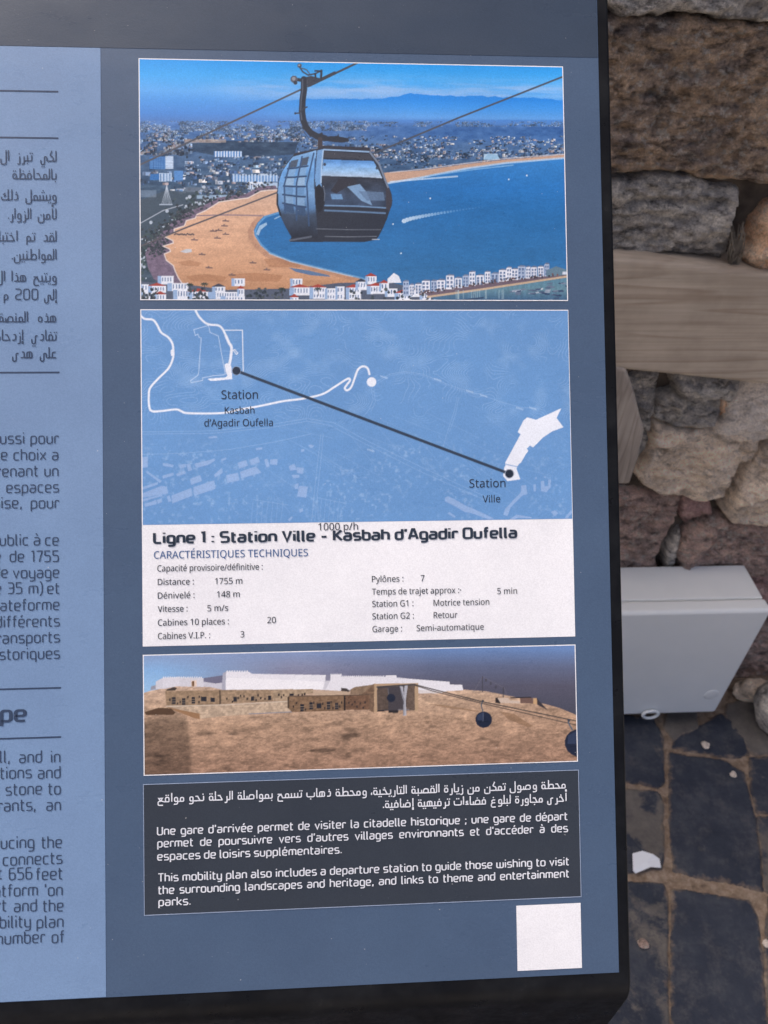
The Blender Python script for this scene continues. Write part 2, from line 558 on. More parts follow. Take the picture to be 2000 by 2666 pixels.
gnd, t_, b_ = material('bounce_ground', 0.9, 0.2)  # unseen ground sheet, added and kept pale to bounce light onto wall and box
t_.links.new(ramp(t_, tex_noise(t_, 3, 6), [(0.3, (0.45, 0.41, 0.35)), (0.7, (0.55, 0.51, 0.45))]), b_.inputs['Base Color'])
V = [(-14, -16, -.012), (14, -16, -.012), (14, WALL + .4, -.012), (-14, WALL + .4, -.012)]
tag(link('ground', mesh_np('ground', V, [(0, 1, 2, 3)]), gnd), 'unseen pale ground added around the paving to bounce light', None, None, 'structure')

# ------------------------------------------------------------------ timber, box and small things by the wall
def loft(front, depth, name, mat, parent=None, bev=0.004, y=None, seed=0):
    """A board: outline in photograph pixels on the plane y, given its own thickness towards the wall."""
    P = [on_y(px, py, y) for px, py in front]
    n = len(P)
    V = [tuple(p) for p in P] + [(p[0], p[1] + depth, p[2]) for p in P]
    f = [tuple(range(n)), tuple(range(2 * n - 1, n - 1, -1))]
    f += [(i, i + n, (i + 1) % n + n, (i + 1) % n) for i in range(n)]
    f = [tuple(reversed(q)) for q in f]
    me = mesh_np(name, V, f)
    o = link(name, me, mat, parent)
    bm_ = o.modifiers.new('bevel', 'BEVEL')
    bm_.width = bev
    bm_.segments = 3
    return o


def wood_material(name, a, b, c, scale=1.0, rot=0.0, axis=0):
    m, t, bs = material(name, 0.75, 0.25)
    tc = N(t, 'ShaderNodeTexCoord')
    mp = N(t, 'ShaderNodeMapping')
    mp.inputs['Rotation'].default_value = (0, rot, 0)
    mp.inputs['Scale'].default_value = (0.45, 4, 7) if axis == 0 else (7, 4, 0.45)
    t.links.new(tc.outputs['Object'], mp.inputs['Vector'])
    n0 = N(t, 'ShaderNodeTexNoise', Scale=2.2 * scale, Detail=2, Roughness=.5)
    t.links.new(mp.outputs[0], n0.inputs['Vector'])
    # rings: bands of a stretched noise field
    mul = N(t, 'ShaderNodeMath', operation='MULTIPLY')
    mul.inputs[1].default_value = 9.0
    t.links.new(n0.outputs['Fac'], mul.inputs[0])
    fr = N(t, 'ShaderNodeMath', operation='FRACT')
    t.links.new(mul.outputs[0], fr.inputs[0])
    ring0 = ramp(t, fr.outputs[0], [(0.0, b), (0.6, a), (0.88, c), (1.0, b)])
    ring = mix(t, a, ring0, ramp(t, tex_noise(t, 5, 3, .5, (.6, 1, 3)), [(0.42, (0.12, 0.12, 0.12)), (0.58, (1, 1, 1))]))
    mp2 = N(t, 'ShaderNodeMapping')
    mp2.inputs['Rotation'].default_value = (0, rot, 0)
    mp2.inputs['Scale'].default_value = (3, 60, 160) if axis == 0 else (160, 60, 3)
    t.links.new(tc.outputs['Object'], mp2.inputs['Vector'])
    n1 = N(t, 'ShaderNodeTexNoise', Scale=1.5, Detail=4, Roughness=.6)
    t.links.new(mp2.outputs[0], n1.inputs['Vector'])
    fib = ramp(t, n1.outputs['Fac'], [(0.3, (0.82, 0.82, 0.82)), (0.7, (1.1, 1.1, 1.1))])
    col = mix(t, ring, fib, 0.9, 'MULTIPLY')
    blot = ramp(t, tex_noise(t, 11, 4, .6), [(0.35, (0.85, 0.84, 0.83)), (0.65, (1.08, 1.08, 1.08))])
    col = mix(t, col, blot, 1.0, 'MULTIPLY')
    mp3 = N(t, 'ShaderNodeMapping')
    mp3.inputs['Rotation'].default_value = (0, rot, 0)
    mp3.inputs['Scale'].default_value = (2.2, 30, 75) if axis == 0 else (75, 30, 2.2)
    t.links.new(tc.outputs['Object'], mp3.inputs['Vector'])
    n3 = N(t, 'ShaderNodeTexNoise', Scale=1.3, Detail=3, Roughness=.5)
    t.links.new(mp3.outputs[0], n3.inputs['Vector'])
    col = mix(t, col, ramp(t, n3.outputs['Fac'], [(0.27, (0.45, 0.42, 0.4)), (0.34, (1, 1, 1))]), 0.8, 'MULTIPLY')
    vor = N(t, 'ShaderNodeTexVoronoi', Scale=3.1)
    mp4 = N(t, 'ShaderNodeMapping')
    mp4.inputs['Scale'].default_value = (1, .3, 2.4) if axis == 0 else (2.4, .3, 1)
    t.links.new(tc.outputs['Object'], mp4.inputs['Vector'])
    t.links.new(mp4.outputs[0], vor.inputs['Vector'])
    col = mix(t, col, ramp(t, vor.outputs['Distance'], [(0.045, (0.62, 0.56, 0.5)), (0.10, (1, 1, 1))]), 0.8, 'MULTIPLY')
    t.links.new(col, bs.inputs['Base Color'])
    bump(t, bs, n1.outputs['Fac'], 0.25, 0.002)
    return m


beam_m = wood_material('weathered_timber', (0.46, 0.385, 0.305), (0.49, 0.415, 0.33), (0.37, 0.295, 0.225), rot=math.radians(4))
beam = loft([(1100, 640), (1603, 673), (1740, 684), (2900, 805), (2900, 1092), (2000, 1003), (1610, 963), (1100, 922)], 0.10, 'wooden_beam', beam_m, None, .008, WALL - .035)
tag(beam, 'weathered brown timber beam set across the stone wall', 'beam')
post_m = wood_material('grey_timber', (0.37, 0.325, 0.28), (0.40, 0.35, 0.305), (0.29, 0.245, 0.21), 1.6, 0, 2)
post = loft([(1520, 945), (1632, 962), (1652, 1020), (1678, 1122), (1664, 1190), (1640, 1262), (1520, 1262)], 0.06, 'wooden_bracket', post_m, None, .006, WALL - .04)
tag(post, 'pale grey wooden bracket under the timber beam beside the board', 'bracket')

# white electrical box on the wall
ebx, t_, b_ = material('box_plastic', 0.42, 0.45)
cc = ramp(t_, tex_noise(t_, 7, 5, .6), [(0.3, (0.74, 0.77, 0.765)), (0.7, (0.80, 0.825, 0.815))])
t_.links.new(cc, b_.inputs['Base Color'])
bump(t_, b_, tex_noise(t_, 260, 2), 0.05, 0.001)
XR = (on_y(1998, 1600, BOX_FRONT)[0] + on_y(1875, 1850, BOX_FRONT)[0]) / 2
XL = XR - 0.42
box = empty('electrical_box', ((XL + XR) / 2, (WALL + BOX_FRONT) / 2, BOX_Z0))
tag(box, 'pale grey plastic electrical box low on the stone wall', 'electrical box')
B0 = np.array(box.location)


def cuboid(name, lo, hi, mat, parent, origin, bev=.004, seg=4):
    x0, y0, z0 = np.array(lo) - origin
    x1, y1, z1 = np.array(hi) - origin
    V = [(x0, y0, z0), (x1, y0, z0), (x1, y1, z0), (x0, y1, z0), (x0, y0, z1), (x1, y0, z1), (x1, y1, z1), (x0, y1, z1)]
    f = [(3, 2, 1, 0), (4, 5, 6, 7), (0, 1, 5, 4), (1, 2, 6, 5), (2, 3, 7, 6), (3, 0, 4, 7)]
    o = link(name, mesh_np(name, V, f), mat, parent)
    if bev:
        m = o.modifiers.new('bevel', 'BEVEL')
        m.width = bev
        m.segments = seg
        o.data.polygons.foreach_set('use_smooth', np.ones(6, bool))
        w = o.modifiers.new('wn', 'WEIGHTED_NORMAL')
    return o


LID = 0.034
cuboid('body', (XL + .003, BOX_FRONT + LID + .0015, BOX_Z0 + .003), (XR - .003, WALL - .001, BOX_TOP - .003), ebx, box, B0, .004)
lid = cuboid('lid', (XL, BOX_FRONT, BOX_Z0), (XR, BOX_FRONT + LID, BOX_TOP), ebx, box, B0, .009, 5)
# raised round screw cover on the lid and the latch ring under it
def disc(name, c, r, h, mat, parent, seg=28):
    V, f = [], []
    for rr, yy in ((r, 0), (r, -h * .6), (r * .88, -h), (0.001, -h)):
        for i in range(seg):
            a = 2 * math.pi * i / seg
            V.append((c[0] + rr * math.cos(a), c[1] + yy, c[2] + rr * math.sin(a)))
    for k in range(3):
        for i in range(seg):
            j = (i + 1) % seg
            f.append((k * seg + i, k * seg + j, (k + 1) * seg + j, (k + 1) * seg + i))
    return link(name, mesh_np(name, V, f, True), mat, parent)


sc_ = on_y(1852, 1808, BOX_FRONT)
disc('screw_cover', np.array([sc_[0], BOX_FRONT - .0002, sc_[2]]) - B0, .016, .0008, ebx, box)
rc = on_y(1694, 1860, BOX_FRONT - .006)
V, f = [], []
for i in range(32):
    a = 2 * math.pi * i / 32
    for j in range(10):
        b2 = 2 * math.pi * j / 10
        rr = .0155 + .0033 * math.cos(b2)
        V.append((rc[0] + rr * math.cos(a) * 1.1, rc[1] + .0033 * math.sin(b2), rc[2] + rr * math.sin(a) * .9))
        f.append((i * 10 + j, i * 10 + (j + 1) % 10, ((i + 1) % 32) * 10 + (j + 1) % 10, ((i + 1) % 32) * 10 + j))
link('latch_ring', mesh_np('latch_ring', np.array(V) - B0, f, True), ebx, box)

# small loose things
def rock(name, px, py, size, mat, seed, z=0.012, squash=.6, pt=None):
    c = on_z(px, py, z) if pt is None else np.array(pt)
    V, f = [], []
    nu, nv = 26, 16
    for j in range(nv + 1):
        for i in range(nu):
            th, ph = math.pi * j / nv, 2 * math.pi * i / nu
            d = np.array([math.sin(th) * math.cos(ph), math.sin(th) * math.sin(ph), math.cos(th)])
            k = 1 + .35 * float(fbm(np.array([d[0] * 1.7 + d[2] + 5]), np.array([d[1] * 1.7 - d[2] + 5]), 4, seed)[0])
            V.append(d * k * np.array(size) * np.array([1, 1, squash]))
    for j in range(nv):
        for i in range(nu):
            f.append((j * nu + i, j * nu + (i + 1) % nu, (j + 1) * nu + (i + 1) % nu, (j + 1) * nu + i)[::-1])
    o = link(name, mesh_np(name, V, f, True), mat)
    o.location = c + np.array([0, 0, size[2] * squash * .75])
    return o


tag(rock('boulder', 2010, 1875, (.055, .06, .07), MS['grey'], 5, 0.01, .9), 'grey boulder at the foot of the wall beside the box', 'boulder')
tag(rock('boulder', 1962, 1812, (.05, .03, .03), MS['buff'], 9, 0.005, .9), 'buff flat stone lying against the foot of the wall', 'boulder')
tag(rock('pebble', 1836, 1941, (.009, .009, .006), MS['pale'], 21), 'pale pebble on dark slate nearest the electrical box', 'pebble', 'pebbles on the paving')
tag(rock('pebble', 1909, 2018, (.007, .007, .006), MS['pale'], 22), 'small white pebble on dark slate below the boulder', 'pebble', 'pebbles on the paving')
tag(rock('pebble', 1674, 2458, (.010, .009, .006), MS['umber'], 23), 'brown pebble on tan stained slate beside the board edge', 'pebble', 'pebbles on the paving')
tag(rock('pebble', 1994, 2457, (.007, .007, .006), MS['pale'], 24), 'tiny white pebble in the brown joint at lower right', 'pebble', 'pebbles on the paving')

# scrap of white paper
pp = [(1647, 2222), (1672, 2216), (1700, 2226), (1717, 2236), (1721, 2260), (1693, 2259), (1655, 2274), (1648, 2268)]
P2 = [on_z(x, y, .016) for x, y in pp]
V = [p + np.array([0, 0, .0016 * ((i * 7) % 3)]) for i, p in enumerate(P2)]
cen = np.mean(V, 0) + np.array([0, 0, .0015])
V = V + [cen] + [v - np.array([0, 0, .0006]) for v in V] + [cen - np.array([0, 0, .0006])]
n = len(P2)
f = [(i, n, (i + 1) % n) for i in range(n)] + [((i + 1) % n + n + 1, 2 * n + 1, i + n + 1) for i in range(n)] + [(i, (i + 1) % n, (i + 1) % n + n + 1, i + n + 1) for i in range(n)]
pam, t_, b_ = material('paper', 0.8, 0.2)
b_.inputs['Base Color'].default_value = (0.66, 0.69, 0.74, 1)
tag(link('paper_scrap', mesh_np('paper_scrap', V, f), pam), 'torn scrap of white paper lying on the slate paving', 'paper scrap')

# dry grass wedged in the gap of the wall above the beam
gm, t_, b_ = material('dry_grass', 0.8, 0.2)
t_.links.new(ramp(t_, tex_noise(t_, 60, 2), [(0.3, (0.10, 0.085, 0.07)), (0.7, (0.27, 0.24, 0.2))]), b_.inputs['Base Color'])
V, f = [], []
rs = random.Random(3)
for k in range(70):
    p0 = on_y(rs.uniform(1893, 1922), rs.uniform(670, 705), WALL - .012)
    p3 = on_y(rs.uniform(1898, 1945), rs.uniform(575, 640), WALL - rs.uniform(-.005, .02))
    mid = (p0 + p3) / 2 + np.array([rs.uniform(-.012, .012), rs.uniform(-.015, 0), 0])
    w = rs.uniform(.0009, .0018)
    base = len(V)
    for i in range(7):
        tt = i / 6
        q = (1 - tt) ** 2 * p0 + 2 * tt * (1 - tt) * mid + tt * tt * p3
        ww = w * (1 - .8 * tt)
        V += [q + np.array([-ww, 0, 0]), q + np.array([0, -ww, 0]), q + np.array([ww, 0, 0])]
    for i in range(6):
        for j in range(3):
            f.append((base + i * 3 + j, base + i * 3 + (j + 1) % 3, base + i * 3 + 3 + (j + 1) % 3, base + i * 3 + 3 + j))
tag(link('dry_grass', mesh_np('dry_grass', V, f, True), gm), 'tuft of dry grass wedged in the dark gap between wall stones', 'grass tuft')

# ------------------------------------------------------------------ the information board
LX = {'B': -0.36748743, 'E': 0.30500033, 'L': -0.3178288, 'R': 0.25532668, 'S': -0.42253022, 'Q': 0.1679847, 'U': 0.25471133}
LY = {'a': -0.60817387, 'b': -0.28398618, 'c': -0.27178142, 'd': 0.01259634, 'e': 0.17124671, 'f': 0.18206115, 'g': 0.33843114,
      'h': 0.35006992, 'i': 0.5169488, 'k': -0.56127284, 'l': -0.49901216, 'm': -0.18858285, 'n': 0.22182829, 'o': 0.28512922,
      'p': 0.52576618, 'q': 0.61104914, 't': -0.62173897, 'z': 0.61959356}
X = {k: v * D for k, v in LX.items()}
Y = {k: -v * D for k, v in LY.items()}           # y up
BL = -0.56                                        # left end of the board, outside the picture
BT = 0.455                                        # top edge, outside the picture
BR = X['E'] + 0.0098
root = empty('information_board', (OW[0], OW[1], 0))
tag(root, 'tilted blue information board on a black metal stand about a cable car', 'information board')
PM = Matrix(((1, 0, 0, 0), (0, ct, -st, 0), (0, st, ct, OW[2]), (0, 0, 0, 1)))   # board frame in the root's frame


def part(name, me, mat, parent=None):
    o = link(name, me, mat, root if parent is None else parent)
    if parent is None:
        o.matrix_local = PM
    return o


# black metal body: sheet bent down at the front into an upright apron
bk, t_, b_ = material('black_metal', 0.4, 0.1)
cc = ramp(t_, tex_noise(t_, 22, 6, .65), [(0.45, (0.006, 0.0065, 0.008)), (0.64, (0.011, 0.012, 0.014)), (0.8, (0.05, 0.05, 0.048))])
t_.links.new(cc, b_.inputs['Base Color'])
rr_ = ramp(t_, tex_noise(t_, 35, 5, .7), [(0.35, (0.25, 0.25, 0.25)), (0.7, (0.6, 0.6, 0.6))])
t_.links.new(rr_, b_.inputs['Roughness'])
prof = [(BT, 0.0)]
yb = Y['z'] - .007
prof.append((yb, 0.0))
RB = .03
turn = math.pi / 2 - TILT + math.radians(0)
for i in range(1, 15):
    a = turn * i / 14
    prof.append((yb - RB * math.sin(a), -RB * (1 - math.cos(a))))
dn = (-math.cos(turn), -math.sin(turn))
last = prof[-1]
prof.append((last[0] + dn[0] * .10, last[1] + dn[1] * .10))
TH = .028
inner = []
for i, (a, b) in enumerate(prof):
    if i == 0 or i == 1:
        nrm = (0, -1)
    else:
        ang = turn * min(i - 1, 14) / 14
        nrm = (math.sin(ang), -math.cos(ang))
    inner.append((a + nrm[0] * TH, b + nrm[1] * TH))
loop = prof + inner[::-1]
n = len(loop)
V = [(BL, a, b) for a, b in loop] + [(BR, a, b) for a, b in loop]
f = [(i, (i + 1) % n, (i + 1) % n + n, i + n) for i in range(n)]
m_ = len(prof)
for i in range(m_ - 1):
    k1, k2 = n - 1 - i, n - 2 - i
    f.append((i + 1, i, k1, k2))
    f.append((i + n, i + 1 + n, k2 + n, k1 + n))
body = part('body', mesh_np('body', V, f), bk)
bv = body.modifiers.new('bevel', 'BEVEL')
bv.width = .0022
bv.segments = 3
bv.limit_method = 'ANGLE'
bv.angle_limit = math.radians(50)
for sx in (-.42, -.06):
    c_ = np.array([OW[0] + sx, OW[1] + .03, 0])
    cuboid('leg', c_ + [-.03, -.02, .014], c_ + [.03, .02, OW[2] - .02], bk, root, np.array(root.location), .003)
    cuboid('foot_plate', c_ + [-.07, -.06, .012], c_ + [.07, .06, .02], bk, root, np.array(root.location), .002)


def rect(x0, x1, y0, y1, z, t=.0002):
    if y0 > y1:
        y0, y1 = y1, y0
    V = [(x0, y0, z), (x1, y0, z), (x1, y1, z), (x0, y1, z), (x0, y0, z - t), (x1, y0, z - t), (x1, y1, z - t), (x0, y1, z - t)]
    f = [(0, 1, 2, 3), (0, 4, 5, 1), (1, 5, 6, 2), (2, 6, 7, 3), (3, 7, 4, 0)]
    return V, f


def merge(*vf):
    V, f = [], []
    for v, q in vf:
        o = len(V)
        V += [tuple(p) for p in v]
        f += [tuple(int(i) + o for i in p) for p in q]
    return V, f


def frame(x0, x1, y0, y1, w, z):
    if y0 > y1:
        y0, y1 = y1, y0
    return merge(rect(x0 - w, x1 + w, y1, y1 + w, z), rect(x0 - w, x1 + w, y0 - w, y0, z), rect(x0 - w, x0, y0, y1, z), rect(x1, x1 + w, y0, y1, z))


C_MAIN, C_TOP, C_SIDE, C_BOX, C_WHITE = s8(77, 96, 122), s8(60, 73, 91), s8(121, 148, 184), s8(58, 64, 73), s8(238, 239, 243)
m_main = print_material('print_slate_blue', C_MAIN)
m_top = print_material('print_dark_band', C_TOP)
m_side = print_material('print_light_blue', C_SIDE)
m_box = print_material('print_charcoal', C_BOX)
m_white = print_material('print_white', C_WHITE)
m_text = print_material('print_text_blue', s8(60, 74, 98))
m_text2 = print_material('print_text_grey', s8(44, 50, 60))
m_title = print_material('print_title', s8(52, 62, 76))
m_head = print_material('print_heading_blue', s8(62, 98, 150))
m_pale = print_material('print_pale_text', s8(222, 226, 234))
m_line = print_material('print_hairline', s8(150, 165, 190))
m_pic = print_material('printed_picture')

sheet = part('printed_sheet', mesh_np('printed_sheet', *rect(BL + .006, X['E'], Y['z'], BT - .006, .0005, .0006)), m_main)
part('header_band', mesh_np('header_band', *rect(BL + .0065, X['E'] - .0005, Y['t'], BT - .0065, .0007)), m_top, sheet)
side = part('text_column', mesh_np('text_column', *rect(BL + .0065, X['B'], Y['z'] + .0005, Y['t'] - .0004, .0007)), m_side)
for k in 'klmno':
    part('divider_line', mesh_np('divider_line', *rect(BL + .03, X['S'], Y[k] - .0006, Y[k] + .0006, .0009)), m_text, side)

# ------------------------------------------------------------------ lettering drawn with a pen
LAT = {   # advance width (x height 5, capitals 7.2), then strokes; '!' keeps corners sharp, 'z' closes
    'a': (4.8, ['.4,5 4.3,5 4.3,0 .2,0 .2,2.8 4.3,2.8']),
    'b': (4.8, ['.3,7.4 .3,0 4.4,0 4.4,5 .3,5']),
    'c': (4.3, ['4.1,5 .3,5 .3,0 4.1,0']),
    'd': (4.8, ['4.4,7.4 4.4,0 .3,0 .3,5 4.4,5']),
    'e': (4.8, ['4.3,0 .3,0 .3,5 4.4,5 4.4,2.4 .3,2.4']),
    'f': (3.1, ['3.0,7.3 1.2,7.3 1.2,0', '!.1,5 2.9,5']),
    'g': (4.8, ['.6,-2.2 4.4,-2.2 4.4,5 .3,5 .3,0 4.4,0']),
    'h': (4.7, ['!.3,7.4 .3,0', '.3,5 4.3,5 4.3,0']),
    'i': (1.1, ['!.5,5 .5,0', '!.5,6.6 .5,7.4']),
    'j': (1.6, ['1,5 1,-2.2 0,-2.2', '!1,6.6 1,7.4']),
    'k': (4.4, ['!.3,7.4 .3,0', '!4.2,5 1.2,2.6 4.3,0', '!.3,2.6 1.2,2.6']),
    'l': (1.7, ['.4,7.4 .4,0 1.6,0']),
    'm': (7.2, ['.3,0 .3,5 6.8,5 6.8,0', '!3.55,5 3.55,0']),
    'n': (4.7, ['.3,0 .3,5 4.3,5 4.3,0']),
    'o': (4.9, ['.3,0 4.5,0 4.5,5 .3,5 z']),
    'p': (4.8, ['.3,-2.2 .3,5 4.4,5 4.4,0 .3,0']),
    'q': (4.8, ['4.4,-2.2 4.4,5 .3,5 .3,0 4.4,0']),
    'r': (3.1, ['.3,0 .3,5 3,5 3,4.2']),
    's': (4.4, ['4.1,5 .3,5 .3,2.5 4.2,2.5 4.2,0 .2,0']),
    't': (3.1, ['.9,6.9 .9,0 3,0', '!0,5 2.9,5']),
    'u': (4.7, ['.3,5 .3,0 4.3,0 4.3,5']),
    'v': (4.6, ['!.2,5 2.3,0 4.4,5']),
    'w': (7.2, ['.3,5 .3,0 6.8,0 6.8,5', '!3.55,0 3.55,5']),
    'x': (4.5, ['!.2,5 4.3,0', '!.2,0 4.3,5']),
    'y': (4.7, ['.3,5 .3,0 4.3,0', '.6,-2.2 4.3,-2.2 4.3,5']),
    'z': (4.2, ['!.2,5 4,5 .2,0 4.1,0']),
    'L': (4.6, ['.4,7.2 .4,0 4.6,0']), 'S': (5.3, ['5,7.2 .3,7.2 .3,3.7 5,3.7 5,0 .2,0']),
    'V': (5.5, ['!.2,7.2 2.7,0 5.2,7.2']), 'K': (5.3, ['!.4,7.2 .4,0', '!5,7.2 1.6,3.7 5.2,0', '!.4,3.7 1.6,3.7']),
    'A': (5.9, ['!.2,0 2.4,7.2 3.4,7.2 5.6,0', '!1.2,2.2 4.6,2.2']), 'O': (5.8, ['.3,0 5.4,0 5.4,7.2 .3,7.2 z']),
    'U': (5.4, ['.3,7.2 .3,0 5,0 5,7.2']), 'T': (5.0, ['!0,7.2 5,7.2', '!2.5,7.2 2.5,0']),
    '0': (5.0, ['.3,0 4.6,0 4.6,7.2 .3,7.2 z']), '1': (2.8, ['!.2,7 1.9,7.2 1.9,0']), '2': (4.9, ['.3,7.2 4.5,7.2 4.5,3.8 .3,2.8 .3,0 4.7,0']),
    '3': (4.8, ['.3,7.2 4.4,7.2 4.4,0 .2,0', '!1,3.7 4.4,3.7']), '5': (4.9, ['!4.5,7.2 .5,7.2 .5,4.2', '.5,4.2 4.5,4.2 4.5,0 .2,0']),
    '6': (4.9, ['4.2,7.2 .3,7.2 .3,0 4.5,0 4.5,4.2 .3,4.2']), '7': (4.6, ['!.2,7.2 4.4,7.2 2,0']),
    ':': (1.4, ['!.6,0 .6,.9', '!.6,3.6 .6,4.5']), ';': (1.4, ['!.7,.9 .3,-1.2', '!.7,3.6 .7,4.5']), '.': (1.2, ['!.5,0 .5,.8']),
    ',': (1.4, ['!.8,.8 .3,-1.2']), "'": (1.1, ['!.6,7.4 .4,5.4']), '’': (1.1, ['!.6,7.4 .4,5.4']), '–': (4.0, ['!.4,2.6 3.6,2.6']),
    ')': (2.2, ['.2,8.2 1.3,7 1.9,5 1.9,1.6 1.3,-.4 .2,-1.6']),
}
ACC = {'é': ('e', '!1.9,6.4 3.1,7.9'), 'à': ('a', '!1.6,7.9 2.8,6.4'), 'è': ('e', '!1.6,7.9 2.8,6.4')}
SPACE, GAP = 2.6, 1.35


def glyph(ch):
    if ch in ACC:
        w, s = LAT[ACC[ch][0]]
        return w, s + [ACC[ch][1]]
    return LAT[ch]


def parse(s):
    sharp = s.startswith('!')
    s = s.lstrip('!')
    closed = s.endswith('z')
    pts = [tuple(map(float, p.split(','))) for p in s.replace('z', '').split()]
    return pts, sharp, closed


def fillet(pts, r, closed):
    n = len(pts)
    out = []
    for i in range(n):
        p = np.array(pts[i])
        if not closed and i in (0, n - 1):
            out.append(p)
            continue
        a, b = np.array(pts[i - 1]), np.array(pts[(i + 1) % n])
        la, lb = np.linalg.norm(a - p), np.linalg.norm(b - p)
        k = min(r, la * .5, lb * .5)
        q0, q1 = p + (a - p) / la * k, p + (b - p) / lb * k
        for tt in (0, .25, .5, .75, 1):
            out.append((1 - tt) ** 2 * q0 + 2 * tt * (1 - tt) * p + tt * tt * q1)
    return out


def ribbon(pts, hx, hy, closed):
    """Band along a path with a pen of half width hx (upright strokes) and hy (level strokes)."""
    P = [np.array(p, float) for p in pts]
    Q = [P[0]]
    for p in P[1:]:
        if np.linalg.norm(p - Q[-1]) > 1e-6:
            Q.append(p)
    if closed and np.linalg.norm(Q[0] - Q[-1]) < 1e-6:
        Q.pop()
    S = np.array([1 / hx, 1 / hy])
    P = [q * S for q in Q]
    n = len(P)
    V = []
    for i in range(n):
        if closed:
            d0, d1 = P[i] - P[i - 1], P[(i + 1) % n] - P[i]
        else:
            d0 = P[i] - P[i - 1] if i else P[1] - P[0]
            d1 = P[i + 1] - P[i] if i < n - 1 else d0
        d0, d1 = d0 / np.linalg.norm(d0), d1 / np.linalg.norm(d1)
        m = np.array([-d0[1] - d1[1], d0[0] + d1[0]])
        m = m / max(np.linalg.norm(m), 1e-6)
        m = m / max(.5, m @ np.array([-d0[1], d0[0]]))
        e = np.zeros(2)
        V += [(P[i] + e + m) / S, (P[i] + e - m) / S]
    f = []
    for i in range(n if closed else n - 1):
        j = (i + 1) % n
        f.append((2 * i + 1, 2 * j + 1, 2 * j, 2 * i))
    return V, f


class Pen:
    """Collects flat strokes; every stroke sits a hair above the one before so none share a plane."""
    def __init__(s, z=.0011):
        s.V, s.F, s.z, s.k = [], [], z, 0

    def stroke(s, pts, sx, sy, ox, oy, hx, hy, r, closed=False):
        if not closed and len(pts) == 2 or r <= 0:
            q = pts
        else:
            q = fillet(pts, r, closed)
        q = [(ox + p[0] * sx, oy + p[1] * sy) for p in q]
        V, f = ribbon(q, hx, hy, closed)
        o = len(s.V)
        zz = s.z + .000012 * (s.k % 6)
        s.k += 1
        s.V += [(v[0], v[1], zz) for v in V]
        s.F += [tuple(i + o for i in p) for p in f]

    def dot(s, cx, cy, hx, hy):
        o = len(s.V)
        zz = s.z + .00001 * (s.k % 6)
        s.k += 1
        s.V += [(cx - hx, cy - hy, zz), (cx + hx, cy - hy, zz), (cx + hx, cy + hy, zz), (cx - hx, cy + hy, zz)]
        s.F.append((o, o + 1, o + 2, o + 3))

    def word(s, w, x, y, sx, sy, hx, hy):
        for ch in w:
            gw, st_ = glyph(ch)
            for q in st_:
                pts, sharp, closed = parse(q)
                s.stroke(pts, sx, sy, x, y, hx, hy, 0 if sharp else 1.5, closed)
            x += (gw + GAP) * sx
        return x

    def make(s, name, mat, parent):
        return part(name, mesh_np(name, s.V, s.F), mat, parent)


def wlen(w):
    return sum(glyph(c)[0] + GAP for c in w) - GAP


def squared_line(pen, text, p0, p1, xh, hx, hy, fill=True):
    """Text between two photograph points along a base line, word gaps stretched to fill."""
    (x0, y0), (x1, y1) = board(*p0), board(*p1)
    yy = (y0 + y1) / 2
    sy = xh / 5.0
    words = text.split(' ')
    nat = sum(wlen(w) for w in words)
    sx = (x1 - x0) / (nat + 4.0 * (len(words) - 1))
    sx = sx if not fill else min(sx, fill)
    gap = ((x1 - x0) - nat * sx) / max(1, len(words) - 1)
    x = x0
    for w in words:
        pen.word(w, x, yy, sx, sy, hx, hy)
        x += wlen(w) * sx + gap


def r5(x, y):
    return 360 + x / 2.765, 1990 + y / 2.765


def r6(x, y):
    return 940 + x / 2.676, 1990 + y / 2.676


def z5(x, y):
    return 350 + x / 2.765, 1340 + y / 2.765


def z6(x, y):
    return 920 + x / 2.765, 1340 + y / 2.765


MMPX = D / F

# Arabic, also drawn with the pen -------------------------------------------------
NOJOIN = set('اأإدذرزوةىء')
DOTS = {'ب': (1, -1), 'ت': (2, 1), 'ن': (1, 1), 'ي': (2, -1), 'ج': (1, -1), 'خ': (1, 1), 'ذ': (1, 1), 'ز': (1, 1), 'ش': (3, 1), 'ض': (1, 1), 'ظ': (1, 1), 'غ': (1, 1), 'ف': (1, 1), 'ق': (2, 1), 'ة': (2, 1)}


